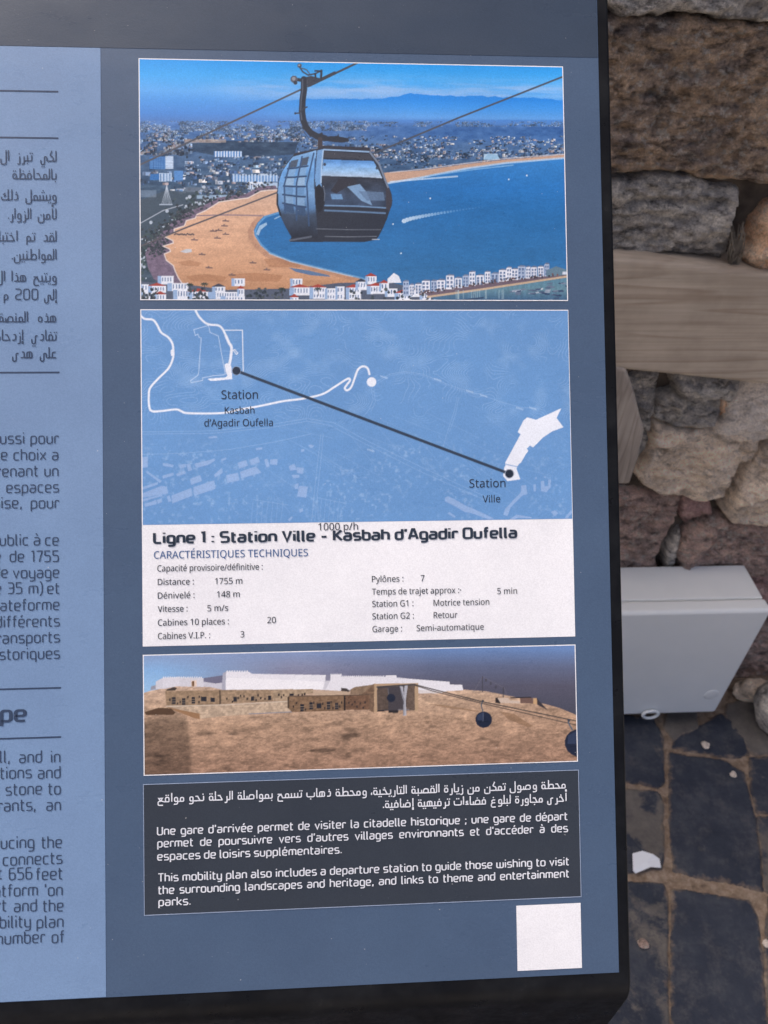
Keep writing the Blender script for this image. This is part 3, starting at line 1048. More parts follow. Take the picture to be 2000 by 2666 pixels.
def ar(ch, form):                # -> width, strokes, dot centre x, dot height override
    R_ = form in 'mf'
    L_ = form in 'nm'
    if ch in 'اأإ':
        s = ['!.6,0 .6,8.2'] if not R_ else ['2,0 .6,0 .6,8.2']
        if ch == 'أ':
            s += ['!1.4,11 .3,11 .3,9.9 1.5,9.9']
        if ch == 'إ':
            s += ['!1.4,-1.2 .3,-1.2 .3,-2.4 1.5,-2.4']
        return (2.0 if R_ else 1.2), s, .6, None
    if ch in 'بت' or (ch in 'ني' and L_):
        if form == 'n':
            return 2.6, ['0,0 2,0 2,4.4'], 1.6, None
        if form == 'm':
            return 3.0, ['!0,0 3,0', '!1.5,0 1.5,4.4'], 1.5, None
        if form == 'f':
            return 7.6, ['7.6,0 .6,0 .6,4'], 3.6, None
        return 7.4, ['.6,4 .6,0 6.8,0 6.8,4'], 3.7, None
    if ch == 'ن':
        return (6.2 if R_ else 5.6), (['!6.2,0 5,0'] if R_ else []) + ['5,4 5,-2.8 .6,-2.8 .6,1.6'], 2.8, 3.0
    if ch in 'يى':
        return (6.6 if R_ else 6.0), (['6.6,0 5.4,0 5.4,3.4 3.4,3.4 3.4,-2.8 .6,-2.8 .6,.8'] if R_ else ['5.4,3.4 3.4,3.4 3.4,-2.8 .6,-2.8 .6,.8']), 2.4, -4.6
    if ch in 'حجخ':
        if L_:
            return 5.4, ['!0,0 %s,0' % (5.4 if R_ else 4.6), '!.8,4.2 2.6,4.2 4.5,0'], 2.2, None
        return 6.0, ['!.6,3.4 4,3.4', '4,3.4 .9,1.4 .9,-3.2 5,-3.2'] + (['!6,0 4.6,0 3.6,3'] if R_ else []), 3, None
    if ch in 'دذ':
        return (4.4 if R_ else 3.8), ['.4,0 3.2,0 3.2,4.4 1.4,4.4'] + (['!4.4,0 3,0'] if R_ else []), 2.2, None
    if ch in 'رز':
        return (3.4 if R_ else 2.8), ['2.2,3.4 2.2,-2.6 .2,-2.6'] + (['!3.4,0 2.2,0'] if R_ else []), 1.8, 5.4
    if ch == 'و':
        return (4.6 if R_ else 4.0), ['3.4,0 .9,0 .9,3.8 3.4,3.8 3.4,-2.6 .3,-2.6'] + (['!4.6,0 3.2,0'] if R_ else []), 2, None
    if ch in 'سش':
        if L_:
            e = 7.6 if R_ else 6.6
            return (7.6 if R_ else 7.2), ['!0,0 %s,0' % e, '!1.4,0 1.4,4', '!4,0 4,4', '!6.6,0 6.6,4.2'], 4, None
        return 11, ['!5,0 11,0', '!7.6,0 7.6,4', '!10,0 10,4', '5,4 5,-2.8 .6,-2.8 .6,1.4'], 7, None
    if ch in 'صض':
        return 8.0, ['!0,0 %s,0' % (8 if R_ else 6.8), '!1.3,0 1.3,3', '2.6,0 3.4,3.9 6.9,3.9 6.9,0'], 4.8, None
    if ch in 'طظ':
        return 7.0, ['!%s,0 %s,0' % (0 if L_ else 1, 7 if R_ else 6), '1.6,0 2.6,3.9 6,3.9 6,0', '!1.9,0 1.9,8.2'], 4.6, None
    if ch in 'عغ':
        if form == 'n':
            return 5.0, ['0,0 4.6,0', '4.2,4.2 1.4,4.2 1.4,.2'], 2.8, None
        if form == 'm':
            return 4.6, ['!0,0 4.6,0', '1.6,0 .9,3.6 3.8,3.6 3,0'], 2.3, None
        return 5.8, ['!1.4,3.4 4.4,3.4 2.9,.8 z' if R_ else '4.4,3.6 1.4,3.6 1.4,.9 4.4,.9', '2.8,.9 .9,.2 .9,-3.2 4.8,-3.2'] + (['!5.8,0 3.2,1'] if R_ else []), 2.8, None
    if ch in 'فق':
        return 4.8, ['!0,0 4.8,0' if R_ else '!0,0 4,0', '1.1,0 1.1,4.2 3.9,4.2 3.9,0'], 2.5, None
    if ch == 'ك':
        if L_:
            return (5.0 if R_ else 4.6), ['0,0 4,0 4,3.4 1.2,4.2 3,8.2'] + (['!5,0 3.6,0'] if R_ else []), 2, None
        return 7.8, ['.6,2.4 .6,0 6.6,0 6.6,8.2' if not R_ else '.6,2.4 .6,0 7.8,0', '!6,0 6,8.2', '!2.6,2.6 3.8,3.4 2.4,4.2 3.8,5.2'], 2, None
    if ch == 'ل':
        if form == 'n':
            return 1.8, ['0,0 1.2,0 1.2,8.2'], 1, None
        if form == 'm':
            return 2.2, ['!0,0 2.2,0', '!1.1,0 1.1,8.2'], 1, None
        return (6.0 if R_ else 5.4), ['4.8,8.2 4.8,-2.8 .6,-2.8 .6,1.4'] + (['!6,0 4.8,0'] if R_ else []), 2, None
    if ch in '\u0001\u0002':     # lam-alef, with and without hamza
        s = ['.6,8.2 .6,0 3.4,0 3.4,8.2'] + (['!4.6,0 3,0'] if R_ else [])
        if ch == '\u0002':
            s += ['!1.4,11 .3,11 .3,9.9 1.5,9.9']
        return (4.6 if R_ else 4.0), s, 2, None
    if ch == 'م':
        if L_:
            return 4.6, ['!0,0 4.6,0' if R_ else '!0,0 3.8,0', '1.1,0 1.1,3.6 3.7,3.6 3.7,0'], 2, None
        return (5.0 if R_ else 4.4), ['.9,-3 .9,3.6 3.7,3.6 3.7,0 .9,0'] + (['!5,0 3.4,0'] if R_ else []), 2, None
    if ch == 'ه':
        if L_:
            return 6.0, ['!0,0 %s,0' % (6 if R_ else 5), '1,0 1,4.4 5,4.4 5,0', '!3,0 3,4.4'], 2, None
        return (5 if R_ else 4.4), ['.8,0 .8,3.8 3.6,3.8 3.6,0 z'] + (['!5,0 3.4,0'] if R_ else []), 2, None
    if ch == 'ة':
        return (4.6 if R_ else 4.2), ['.8,0 .8,3.8 3.5,3.8 3.5,0 z'] + (['!4.6,0 3.4,0'] if R_ else []), 2.1, None
    if ch == 'ء':
        return 3.2, ['2.7,3.2 1,3.2 1,1.6 2.7,1.6', '!.3,.3 3,.3'], 2, None
    return 2, [], 1, None


def shape(word):
    w = word.replace('لا', '\u0001').replace('لأ', '\u0002')
    out = []
    for i, ch in enumerate(w):
        nj = NOJOIN | set('\u0001\u0002')
        r = i > 0 and w[i - 1] not in nj and w[i - 1] in ARSET
        l = i < len(w) - 1 and ch not in nj and w[i + 1] != 'ء' and w[i + 1] in ARSET
        out.append((ch, 'm' if r and l else 'f' if r else 'n' if l else 'i'))
    return out


ARSET = set('ابتثجحخدذرزسشصضطظعغفقكلمنهويةىأإء\u0001\u0002')


def ar_word(pen, word, xr, y, sx, sy, h):
    if word[0].isdigit():
        w = wlen(word) * sx * 1.05
        pen.word(word, xr - w, y, sx * 1.05, sy * 1.12, h, h)
        return xr - w
    x = xr
    for ch, form in shape(word):
        if ch in '.،':
            x -= 1.6 * sx
            pen.dot(x + .6 * sx, y + .3 * sy, h * 1.1, h * 1.1)
            if ch == '،':
                pen.stroke([(0, .4), (.6, 2)], sx, sy, x + .3 * sx, y, h, h, 0)
            continue
        w, strokes, dx, dh = ar(ch, form)
        if form in 'ni':
            x -= .75 * sx
        x -= w * sx
        for q in strokes:
            pts, sharp, closed = parse(q)
            pen.stroke(pts, sx, sy, x, y, h, h, 0 if sharp else 1.4, closed)
        if ch in DOTS:
            n, up = DOTS[ch]
            yy = (dh if dh is not None else (6.0 if up > 0 else -2.1)) * sy + y
            cx = x + dx * sx
            for k, ox in enumerate({1: (0,), 2: (-.85, .85), 3: (-.85, .85, 0)}[n]):
                pen.dot(cx + ox * sx, yy + (1.5 * sy if k == 2 else 0), h * 1.05, h * 1.05)
    return x


def ar_len(word):
    class Dummy(Pen):
        def stroke(s, *a, **k): pass
        def dot(s, *a, **k): pass
        def word(s, *a, **k): return 0
    return -ar_word(Dummy(), word, 0, 0, 1, 1, .1)


def ar_line(pen, text, pr, pl, sy, h):
    (x1, y1), (x0, y0) = board(*pr), board(*pl)
    words = text.split(' ')
    nat = sum(ar_len(w) for w in words)
    sx = (x1 - x0) / (nat + 2.6 * (len(words) - 1))
    x = x1
    for w in words:
        x = ar_word(pen, w, x, (y0 + y1) / 2, sx, sy, h) - 2.6 * sx


# left column --------------------------------------------------------------------
def r2(x, y):
    return x / 3.35, 340 + y / 3.35


pen = Pen()
su = 90 / 3.35 * MMPX / 8.2
for yb_, words in ((272, 'لكي تبرز ال'), (428, 'بالمحافظة'), (612, 'ويشمل ذلك'), (775, 'لأمن الزوار.'), (968, 'لقد تم اختبار'), (1127, 'المواطنين.'),
                   (1318, 'ويتيح هذا ال'), (1476, 'إلى 200 م'), (1670, 'هذه المنصة'), (1830, 'تفادي إزدحام'), (1982, 'على هدى')):
    x, yv = board(*r2(507, yb_))
    # word gap as measured per line
    gaps = {272: 5.2, 612: 4.6, 775: 4.0, 968: 5.4, 1318: 4.0, 1476: 4.4, 1670: 6.4, 1830: 5.2, 1982: 4.2}
    for w in words.split(' '):
        x = ar_word(pen, w, x, yv, su * .94, su, .00041) - gaps.get(yb_, 4) * su
pen.make('arabic_text', m_text, side)


def col_text(name, rows, conv, sx, xh, hx, hy):
    pen = Pen()
    for yb_, words in rows:
        for w, xr in words:
            x, yv = board(*conv(xr, yb_))
            pen.word(w, x - wlen(w) * sx, yv, sx, xh / 5, hx, hy)
    pen.make(name, m_text, side)


r3 = lambda x, y: (x / 3.16, 1050 + y / 3.16)
r4 = lambda x, y: (x / 2.91, 1740 + y / 2.91)
FR = [(330, [('aussi', 205), ('pour', 485)]), (465, [('le', 65), ('choix', 382), ('a', 485)]), (598, [('prenant', 318), ('un', 485)]),
      (730, [('espaces', 488)]), (860, [('aise,', 185), ('pour', 488)]), (1165, [('public', 238), ('à', 335), ('ce', 488)]),
      (1300, [('e', 11), ('de', 203), ('1755', 488)]), (1430, [('de', 68), ('voyage', 491)]), (1562, [('e', 14), ('35', 187), ('m)', 356), ('et', 492)]),
      (1695, [('plateforme', 493)]), (1830, [('différents', 495)]), (1962, [('transports', 495)]), (2095, [('historiques', 495)])]
col_text('french_text', FR, r3, 10.15 / 3.16 * MMPX, 59 / 3.16 * MMPX, .00041, .00038)
EN = [(707, [('all,', 80), ('and', 322), ('in', 461)]), (825, [('tions', 243), ('and', 463)]), (948, [('stone', 322), ('to', 464)]), (1070, [('rants,', 275), ('an', 465)]),
      (1352, [('reducing', 263), ('the', 473)]), (1472, [('connects', 475)]), (1590, [('t', 20), ('656', 248), ('feet', 477)]), (1713, [('platform', 290), ("'on", 478)]),
      (1832, [('rt', 52), ('and', 283), ('the', 484)]), (1952, [('mobility', 237), ('plan', 484)]), (2070, [('number', 343), ('of', 490)])]
col_text('english_text', EN, r4, 9.45 / 2.91 * MMPX, 57 / 2.91 * MMPX, .00042, .00039)
col_text('english_heading', [(394, [('pe', 201)])], r4, 16.4 / 2.91 * MMPX, 76 / 2.91 * MMPX, .00135, .0009)

# caption box --------------------------------------------------------------------
cap = part('caption_box', mesh_np('caption_box', *rect(X['L'], X['R'], Y['i'], Y['h'], .0007)), m_box)
part('box_outline', mesh_np('box_outline', *frame(X['L'], X['R'], Y['i'], Y['h'], .0005, .0009)), m_line, cap)
pen = Pen()
sy_ = 60 / 2.765 * MMPX / 8.2
ar_line(pen, 'محطة وصول تمكن من زيارة القصبة التاريخية، ومحطة ذهاب تسمح بمواصلة الرحلة نحو مواقع', r6(1433, 166), r5(138, 262), sy_, .00046)
ar_line(pen, 'أخرى مجاورة لبلوغ فضاءات ترفيهية إضافية.', r6(1437, 254), r6(152, 296), sy_, .00046)
pen.make('arabic_caption', m_pale, cap)
pen = Pen()
XH = 37 / 2.765 * MMPX
for tx, a, b in (("Une gare d'arrivée permet de visiter la citadelle historique ; une gare de départ", r5(140, 500), r6(1436, 385)),
                 ("permet de poursuivre vers d'autres villages environnants et d'accéder à des", r5(142, 587), r6(1438, 469)),
                 ("the surrounding landscapes and heritage, and links to theme and entertainment", r5(148, 922), r6(1447, 786)),
                 ("This mobility plan also includes a departure station to guide those wishing to visit", r5(148, 836), r6(1446, 698))):
    squared_line(pen, tx, a, b, XH, .00052, .00042, 9.6 / 2.765 * MMPX / 5 * 3.7)
squared_line(pen, "espaces de loisirs supplémentaires.", r5(142, 682), r5(1466, 637), XH, .00052, .00042, False)
squared_line(pen, "parks.", r5(150, 1011), r5(380, 1006), XH, .00052, .00042, False)
pen.make('caption_text', m_pale, cap)

# facts table --------------------------------------------------------------------
facts = part('facts_table', mesh_np('facts_table', *rect(X['L'], X['R'], Y['e'], Y['d'], .0007)), m_white)
pen = Pen()
squared_line(pen, "Ligne 1 : Station Ville – Kasbah d’Agadir Oufella", z5(142, 204), z6(1174, 162), 17.6 * MMPX, .00112, .0008, False)
pen.make('table_title', m_title, facts)


try:                             # a humanist face among the program's own interface fonts, where present
    import os
    SANS = bpy.data.fonts.load(os.path.join(bpy.utils.system_resource('DATAFILES', path='fonts'), 'NotoSansHebrew-Regular.woff2'))
except Exception:
    SANS = None


def letters(text):
    cu = bpy.data.curves.new('lettering', 'FONT')
    cu.body = text
    cu.size = 1
    cu.resolution_u = 4
    if SANS:
        cu.font = SANS
    ob = bpy.data.objects.new('lettering', cu)
    COL.objects.link(ob)
    bpy.context.view_layer.update()
    me = bpy.data.meshes.new_from_object(ob.evaluated_get(bpy.context.evaluated_depsgraph_get()))
    co = np.array([v.co[:] for v in me.vertices])
    fs = [tuple(p.vertices) for p in me.polygons]
    bpy.data.objects.remove(ob)
    bpy.data.curves.remove(cu)
    bpy.data.meshes.remove(me)
    return co, fs


CAPH = letters('H')[0][:, 1].max()


def plain(name, items, mat, parent):
    """Humanist sans lettering; every item is fitted to its measured width and capital height."""
    for text, p0, p1, cap_px in items:
        co, fs = letters(text)
        (x0, y0), (x1, y1) = board(*p0), board(*p1)
        k = (x1 - x0) / (co[:, 0].max() - co[:, 0].min())
        ky = cap_px * MMPX / CAPH
        V = np.stack([(co[:, 0] - co[:, 0].min()) * k + x0, co[:, 1] * ky + (y0 + y1) / 2, np.full(len(co), .0011)], 1)
        part(name, mesh_np(name, V, fs), mat, parent)


h_ = 44 / 2.765
plain('table_heading', [("CARACTÉRISTIQUES TECHNIQUES", z5(143, 315), z5(1250, 299), 52 / 2.765)], m_head, facts)
plain('table_text', [
    ("1000 p/h", z5(1325, 113), z5(1610, 108), 51 / 2.765),
    ("Capacité provisoire/définitive :", z5(168, 408), z5(925, 396), h_),
    ("Distance :", z5(171, 506), z5(430, 502), h_), ("1755 m", z5(583, 500), z5(778, 497), h_),
    ("Dénivelé :", z5(171, 603), z5(435, 600), h_), ("148 m", z5(597, 595), z5(760, 592), h_),
    ("Vitesse :", z5(171, 700), z5(385, 697), h_), ("5 m/s", z5(528, 694), z5(677, 692), h_),
    ("Cabines 10 places :", z5(172, 797), z5(682, 789), h_), ("20", z5(958, 780), z5(1020, 779), h_),
    ("Cabines V.I.P. :", z5(172, 894), z5(547, 888), h_), ("3", z5(766, 882), z5(793, 882), h_),
    ("Pylônes :", z6(134, 485), z6(360, 481), h_), ("7", z6(485, 479), z6(512, 478), h_),
    ("Temps de trajet approx :·", z6(134, 574), z6(775, 565), h_), ("5 min", z6(1035, 571), z6(1177, 569), h_),
    ("Station G1 :", z6(136, 663), z6(432, 658), h_), ("Motrice tension", z6(577, 654), z6(977, 649), h_),
    ("Station G2 :", z6(137, 752), z6(435, 747), h_), ("Retour", z6(578, 744), z6(748, 741), h_),
    ("Garage :", z6(138, 844), z6(350, 840), h_), ("Semi-automatique", z6(455, 836), z6(938, 828), h_)], m_text2, facts)

part('blank_label', mesh_np('blank_label', *rect(X['Q'], X['U'], Y['q'], Y['p'], .0008)), m_white)


# ------------------------------------------------------------------ printed pictures
class Ras:
    """A picture printed on the board, drawn at twice the density of the grid that carries it."""
    def __init__(s, x0, x1, y0, y1, w):
        s.x0, s.x1, s.yt, s.yb = x0, x1, max(y0, y1), min(y0, y1)
        s.W = w * 2
        s.H = int(round(w * (s.yt - s.yb) / (x1 - x0))) * 2
        s.im = np.zeros((s.H, s.W, 3))
        s.YY, s.XX = np.mgrid[0:s.H, 0:s.W].astype(float) + .5
        s.conv = None

    def pt(s, p):
        x, y = board(*s.conv(*p))
        return (x - s.x0) / (s.x1 - s.x0) * s.W, (s.yt - y) / (s.yt - s.yb) * s.H

    def pts(s, ps):
        return np.array([s.pt(p) for p in ps])

    def box(s, P, pad=0):
        lo, hi = P.min(0) - pad, P.max(0) + pad
        a, b = max(0, int(lo[0])), min(s.W, int(hi[0]) + 2)
        c, d = max(0, int(lo[1])), min(s.H, int(hi[1]) + 2)
        return slice(c, d), slice(a, b)

    def mask(s, ps):
        P = s.pts(ps)
        sl = s.box(P)
        X_, Y_ = s.XX[sl], s.YY[sl]
        ins = np.zeros(X_.shape, bool)
        for i in range(len(P)):
            a, b = P[i], P[(i + 1) % len(P)]
            if a[1] != b[1]:
                c = (a[1] > Y_) != (b[1] > Y_)
                ins ^= c & (X_ < (b[0] - a[0]) * (Y_ - a[1]) / (b[1] - a[1]) + a[0])
        return sl, ins

    def poly(s, ps, col, alpha=1.0):
        if not len(ps):
            return
        sl, m = s.mask(ps)
        if callable(col):
            c = col(s.XX[sl], s.YY[sl])
        else:
            c = np.broadcast_to(np.array(col) / 255.0, m.shape + (3,))
        a = (m * alpha)[..., None]
        s.im[sl] = s.im[sl] * (1 - a) + c * a

    def line(s, ps, width, col, alpha=1.0, closed=False):
        P = s.pts(ps)
        if closed:
            P = np.vstack([P, P[:1]])
        hw = width * s.k / 2
        for i in range(len(P) - 1):
            seg = P[i:i + 2]
            sl = s.box(seg, hw + 2)
            X_, Y_ = s.XX[sl], s.YY[sl]
            if X_.size == 0:
                continue
            a, b = seg
            e = b - a
            t = np.clip(((X_ - a[0]) * e[0] + (Y_ - a[1]) * e[1]) / max(e @ e, 1e-9), 0, 1)
            d = np.hypot(X_ - a[0] - t * e[0], Y_ - a[1] - t * e[1])
            m = np.clip(hw - d + .5, 0, 1) * min(1, alpha * min(1, hw * 2))
            s.im[sl] = s.im[sl] * (1 - m[..., None]) + (np.array(col) / 255.0) * m[..., None]

    def rect(s, x0, y0, x1, y1, col, alpha=1.0):
        s.poly([(x0, y0), (x1, y0), (x1, y1), (x0, y1)], col, alpha)

    def disc(s, x, y, r, col):
        s.poly([(x + r * math.cos(a * math.pi / 14), y + r * math.sin(a * math.pi / 14)) for a in range(28)], col)

    def spots(s, x, y, w, h, col):   # many small upright blocks at once, in crop units
        p = s.pts(np.stack([x, y], 1))
        w, h = w * s.k, h * s.k
        for (cx, cy), ww, hh, c in zip(p, w, h, col):
            a, b = int(cx - ww / 2), int(cx + ww / 2) + 1
            e, g = int(cy - hh), int(cy) + 1
            if b > 0 and g > 0:
                s.im[max(e, 0):g, max(a, 0):b] = c

    def build(s, name, z=.0008, border=.0007, thick=True):
        im = np.clip(s.im, 0, 1).reshape(s.H // 2, 2, s.W // 2, 2, 3).mean((1, 3))
        h, w = im.shape[:2]
        xs = s.x0 + (np.arange(w) + .0) / (w - 1) * (s.x1 - s.x0)
        ys = s.yt - (np.arange(h) + .0) / (h - 1) * (s.yt - s.yb)
        XX, YY = np.meshgrid(xs, ys)
        V = np.stack([XX.ravel(), YY.ravel(), np.full(XX.size, z)], 1)
        idx = np.arange(w * h).reshape(h, w)
        f = np.stack([idx[1:, :-1], idx[1:, 1:], idx[:-1, 1:], idx[:-1, :-1]], -1).reshape(-1, 4)
        col = np.clip(lin(im.reshape(-1, 3)) * INK - .004, .002, 1)
        o = part(name, mesh_np(name, V, f, False, col), m_pic)
        if border:
            part('white_border', mesh_np('white_border', *frame(s.x0, s.x1, s.yb, s.yt, border, z)), m_white, o)
        return o


rng = np.random.RandomState(4)
mixc = lambda a, b, t: np.array(a, float) * (1 - t) + np.array(b, float) * t

# --- cable car above the bay
p = Ras(X['L'] + .0007, X['R'] - .0007, Y['a'] - .0007, Y['b'] + .0007, 660)
p.conv = lambda x, y: (340 + x / 2.765, 140 + y / 2.765)
p.k = p.W / (3100.0)
# crop-unit coordinates of every sample, near enough for gradients
GX = 65 + p.XX / p.W * 3075
GY = 35 + p.YY / p.H * 1745


def grad(y, stops):
    ys = [s_[0] for s_ in stops]
    return np.stack([np.interp(y, ys, [s_[1][i] for s_ in stops]) for i in range(3)], -1) / 255.0


p.im[:] = grad(GY, [(35, (44, 156, 236)), (150, (70, 170, 242)), (260, (98, 172, 240)), (340, (84, 156, 230)), (430, (82, 142, 216)), (490, (86, 130, 194)), (560, (82, 122, 176)), (700, (72, 104, 144)), (1000, (66, 90, 114)), (1785, (70, 86, 100))])
cl = np.clip(fbm(GX / 420, GY / 40, 6, 21, .6) * 1.5 + .72, 0, 1) * np.exp(-((GY - 235) / 78) ** 2) * np.clip((GX - 420) / 700, 0, 1)
p.im = p.im * (1 - .9 * cl[..., None]) + s8(152, 192, 238) * .9 * cl[..., None]
ridge = [(700, 350), (900, 342), (1250, 335), (1400, 330), (1560, 326), (1660, 332), (1800, 325), (1900, 318), (1960, 300), (2018, 290), (2080, 298), (2200, 306), (2300, 304), (2400, 312), (2550, 310), (2700, 320), (2850, 322), (3000, 330), (3150, 348)]
rx_ = np.arange(700, 3160, 8.0)
ry_ = np.interp(rx_, [q[0] for q in ridge], [q[1] for q in ridge]) + 9 * fbm(rx_ / 46, rx_ * 0 + 3, 4, 71, .6)
sl, m = p.mask(list(zip(rx_, ry_)) + [(3150, 480), (700, 480)])
am = (m * np.clip((GX[sl] - 720) / 700, 0, 1) * np.clip((485 - GY[sl]) / 60, 0, 1))[..., None] * .92
p.im[sl] = p.im[sl] * (1 - am) + grad(GY[sl], [(290, (44, 138, 228)), (350, (66, 152, 234)), (430, (100, 164, 230)), (480, (98, 150, 212))]) * am
am = (.85 * np.clip((GX - 1500) / 500, 0, 1) * np.clip((GY - 470) / 30, 0, 1) * np.clip((615 - GY) / 40, 0, 1))[..., None]
p.im = p.im * (1 - am) + s8(64, 106, 164) * am
p.poly([(430, 650), (700, 630), (1210, 640), (1180, 730), (900, 745), (600, 735), (430, 700)], (56, 78, 104))
# tree-green and shade mottling of the land
land = (GY > 485)
tx = fbm(GX / 60, GY / 26, 5, 31)
p.im += (land * tx * .10)[..., None] * np.array([.9, 1, 1])
# town blocks, growing towards the viewer
def town(n, x0, x1, y0, y1, smin, smax, bright=1.0, clump=0.0, seed=1):
    rg = np.random.RandomState(seed)
    n = int(n * 1.25)
    x = rg.uniform(x0, x1, n)
    y = rg.uniform(y0, y1, n)
    keep = fbm(x / 110, y / 34, 4, seed + 3, .6) > clump
    x, y = x[keep], y[keep]
    o = np.argsort(y)
    x, y = x[o], y[o]
    sz = .92 * (smin + (smax - smin) * (y - y0) / (y1 - y0)) * rg.uniform(.45, 1.35, len(x))
    w, h = sz * rg.uniform(.6, 2.4, len(x)), sz * rg.uniform(.4, 1.1, len(x))
    pal = np.array([(206, 220, 240), (160, 188, 222), (222, 230, 240), (104, 142, 190), (76, 108, 156), (186, 174, 178), (56, 76, 104), (138, 168, 208), (60, 84, 112), (48, 66, 88)]) / 255.0
    c = pal[rg.randint(0, len(pal), len(x))] * rg.uniform(.8, 1.05, (len(x), 1))
    far = np.clip((620 - y) / 160, 0, .6)[:, None]
    c = c * (1 - far) + np.array([.44, .60, .80]) * far
    c = np.clip(c * bright * 1.12, 0, .97)
    lush = np.clip(fbm(x / 55, y / 18, 3, seed + 40) * 1.6 + (1.1 if y1 > 640 else .9), .4, 1)[:, None]
    c = c * lush + np.array([.24, .34, .46]) * (1 - lush)
    p.spots(x, y, w, h, c)
    p.spots(x - w * .3, y, w * .34, h * .9, c * .72)


town(2600, 70, 1700, 492, 560, 5, 9, 1, -.2, 1)
town(900, 1550, 3150, 495, 530, 4, 7, .95, -.1, 2)
town(900, 70, 1250, 555, 640, 9, 17, 1, -.15, 3)
town(1500, 1200, 3150, 600, 760, 8, 16, .95, -.12, 4)
town(300, 70, 440, 620, 740, 14, 26, .95, -.1, 5)
town(380, 320, 1130, 745, 930, 14, 24, 1, -.1, 6)
town(160, 70, 760, 830, 1010, 16, 28, .9, .0, 7)
town(420, 1750, 3000, 700, 830, 8, 14, .9, -.05, 8)
town(150, 480, 1070, 940, 1040, 14, 22, .95, 0, 9)
# landmark blocks
p.rect(390, 620, 690, 645, (176, 160, 150), .7)
p.rect(605, 705, 805, 745, (86, 136, 196)); [p.rect(612 + i * 20, 705, 622 + i * 20, 748, (206, 222, 240)) for i in range(10)]
p.rect(140, 745, 255, 835, (66, 118, 178)); p.rect(255, 740, 312, 832, (196, 216, 238))
for j in range(7):
    p.rect(146, 752 + j * 12, 250, 756 + j * 12, (98, 146, 200)); p.rect(258, 748 + j * 12, 310, 751 + j * 12, (150, 178, 210))
for i in range(5):
    p.rect(168 + i * 18, 748, 171 + i * 18, 832, (58, 104, 160))
p.rect(145, 868, 215, 912, (60, 116, 180)); p.rect(210, 862, 300, 922, (176, 200, 226)); p.rect(318, 845, 382, 915, (88, 140, 200))
for i in range(4):
    p.rect(218 + i * 22, 866, 224 + i * 22, 920, (84, 124, 172))
p.rect(735, 880, 1065, 925, (92, 140, 196))
for i in range(15):
    p.rect(740 + i * 22, 868 + (i % 3) * 3, 752 + i * 22, 925, (180, 204, 230))
p.rect(845, 925, 955, 978, (214, 224, 236)); p.rect(955, 930, 1060, 970, (170, 196, 222))
for i in range(6):
    p.rect(852 + i * 17, 940, 860 + i * 17, 975, (130, 160, 196))
p.rect(395, 965, 560, 1000, (126, 136, 150), .6)
p.rect(2540, 725, 2640, 765, (170, 200, 224)); p.poly([(2540, 765), (2570, 722), (2640, 735), (2660, 768)], (150, 190, 220))
# plain behind the beach with trees
p.poly([(70, 1060), (260, 985), (480, 1000), (560, 1040), (640, 1060), (545, 1125), (470, 1160), (390, 1210), (310, 1270), (240, 1330), (150, 1420), (70, 1560)], (70, 86, 100), .85)
for i in range(950):
    tt = rng.rand()
    x_ = mixc((600, 1050), (110, 1500), tt)[0] + rng.randn() * 60 - 60 * tt
    y_ = mixc((600, 1050), (110, 1500), tt)[1] + rng.randn() * 55
    if 65 < x_ < 700 and y_ > 960:
        g = rng.rand()
        p.disc(x_, y_, 5 + 9 * rng.rand(), mixc((40, 56, 66), (92, 112, 110), g) if g < .8 else (176, 190, 206))
for i in range(7):
    x_ = 265
    p.line([(265, 950), (228 + i * 12, 1088)], 3.5, (196, 208, 222), .8)
p.line([(215, 1088), (302, 1088)], 8, (178, 194, 214))
p.line([(70, 1225), (240, 1130), (380, 1090)], 7, (190, 200, 214), .8)
p.rect(70, 985, 190, 1035, (176, 196, 218), .35); p.rect(480, 1020, 730, 1046, (160, 188, 216), .8)
# promenade and sand
edge = [(1060, 982), (1000, 984), (940, 992), (850, 1040), (760, 1052), (640, 1070), (600, 1096), (545, 1130), (480, 1160), (470, 1185), (405, 1203), (392, 1240), (318, 1264), (318, 1290), (252, 1320), (308, 1346), (312, 1364), (238, 1386), (286, 1408), (292, 1424), (247, 1442), (262, 1488), (312, 1526), (326, 1566), (346, 1610), (380, 1660), (470, 1700)]
prom = [(x_ - 14, y_ - 30) for x_, y_ in edge[:6]] + [(560, 1080), (470, 1120), (380, 1160), (300, 1220), (220, 1300), (140, 1370), (110, 1440), (130, 1540), (170, 1620), (260, 1680)]
p.poly(edge + prom[::-1], lambda a, b: s8(118, 106, 126) * (1 + .16 * fbm(a / 7, b / 5, 4, 52)[..., None]))
for i in range(420):
    tt = rng.rand() ** .8
    j = int(tt * (len(edge) - 6))
    x_, y_ = edge[j][0] - 30 - abs(rng.randn()) * 60, edge[j][1] - 20 + rng.randn() * 22
    if x_ > 66:
        p.disc(x_, y_, 4 + 6 * rng.rand(), mixc((38, 50, 60), (80, 92, 96), rng.rand()))
        p.line([(x_, y_), (x_ + 12, y_ + 5)], 4, (72, 68, 84), .7)
shore = [(1880, 1660), (1700, 1625), (1600, 1598), (1350, 1538), (1150, 1490), (1000, 1432), (935, 1375), (895, 1310), (890, 1272), (915, 1220), (960, 1172), (1060, 1142), (1200, 1120)]
sandc = lambda a, b: grad(35 + b / p.H * 1745, [(980, (200, 170, 150)), (1200, (214, 174, 146)), (1500, (208, 164, 132)), (1720, (182, 138, 106))]) * (1 + .10 * fbm(a / 70, b / 16, 5, 8, .6)[..., None] + .05 * fbm(a / 5, b / 3, 3, 9)[..., None])
p.poly(edge + [(600, 1730), (1700, 1730)] + shore + [(1200, 982)], sandc)
p.line(edge, 7, (224, 214, 208))
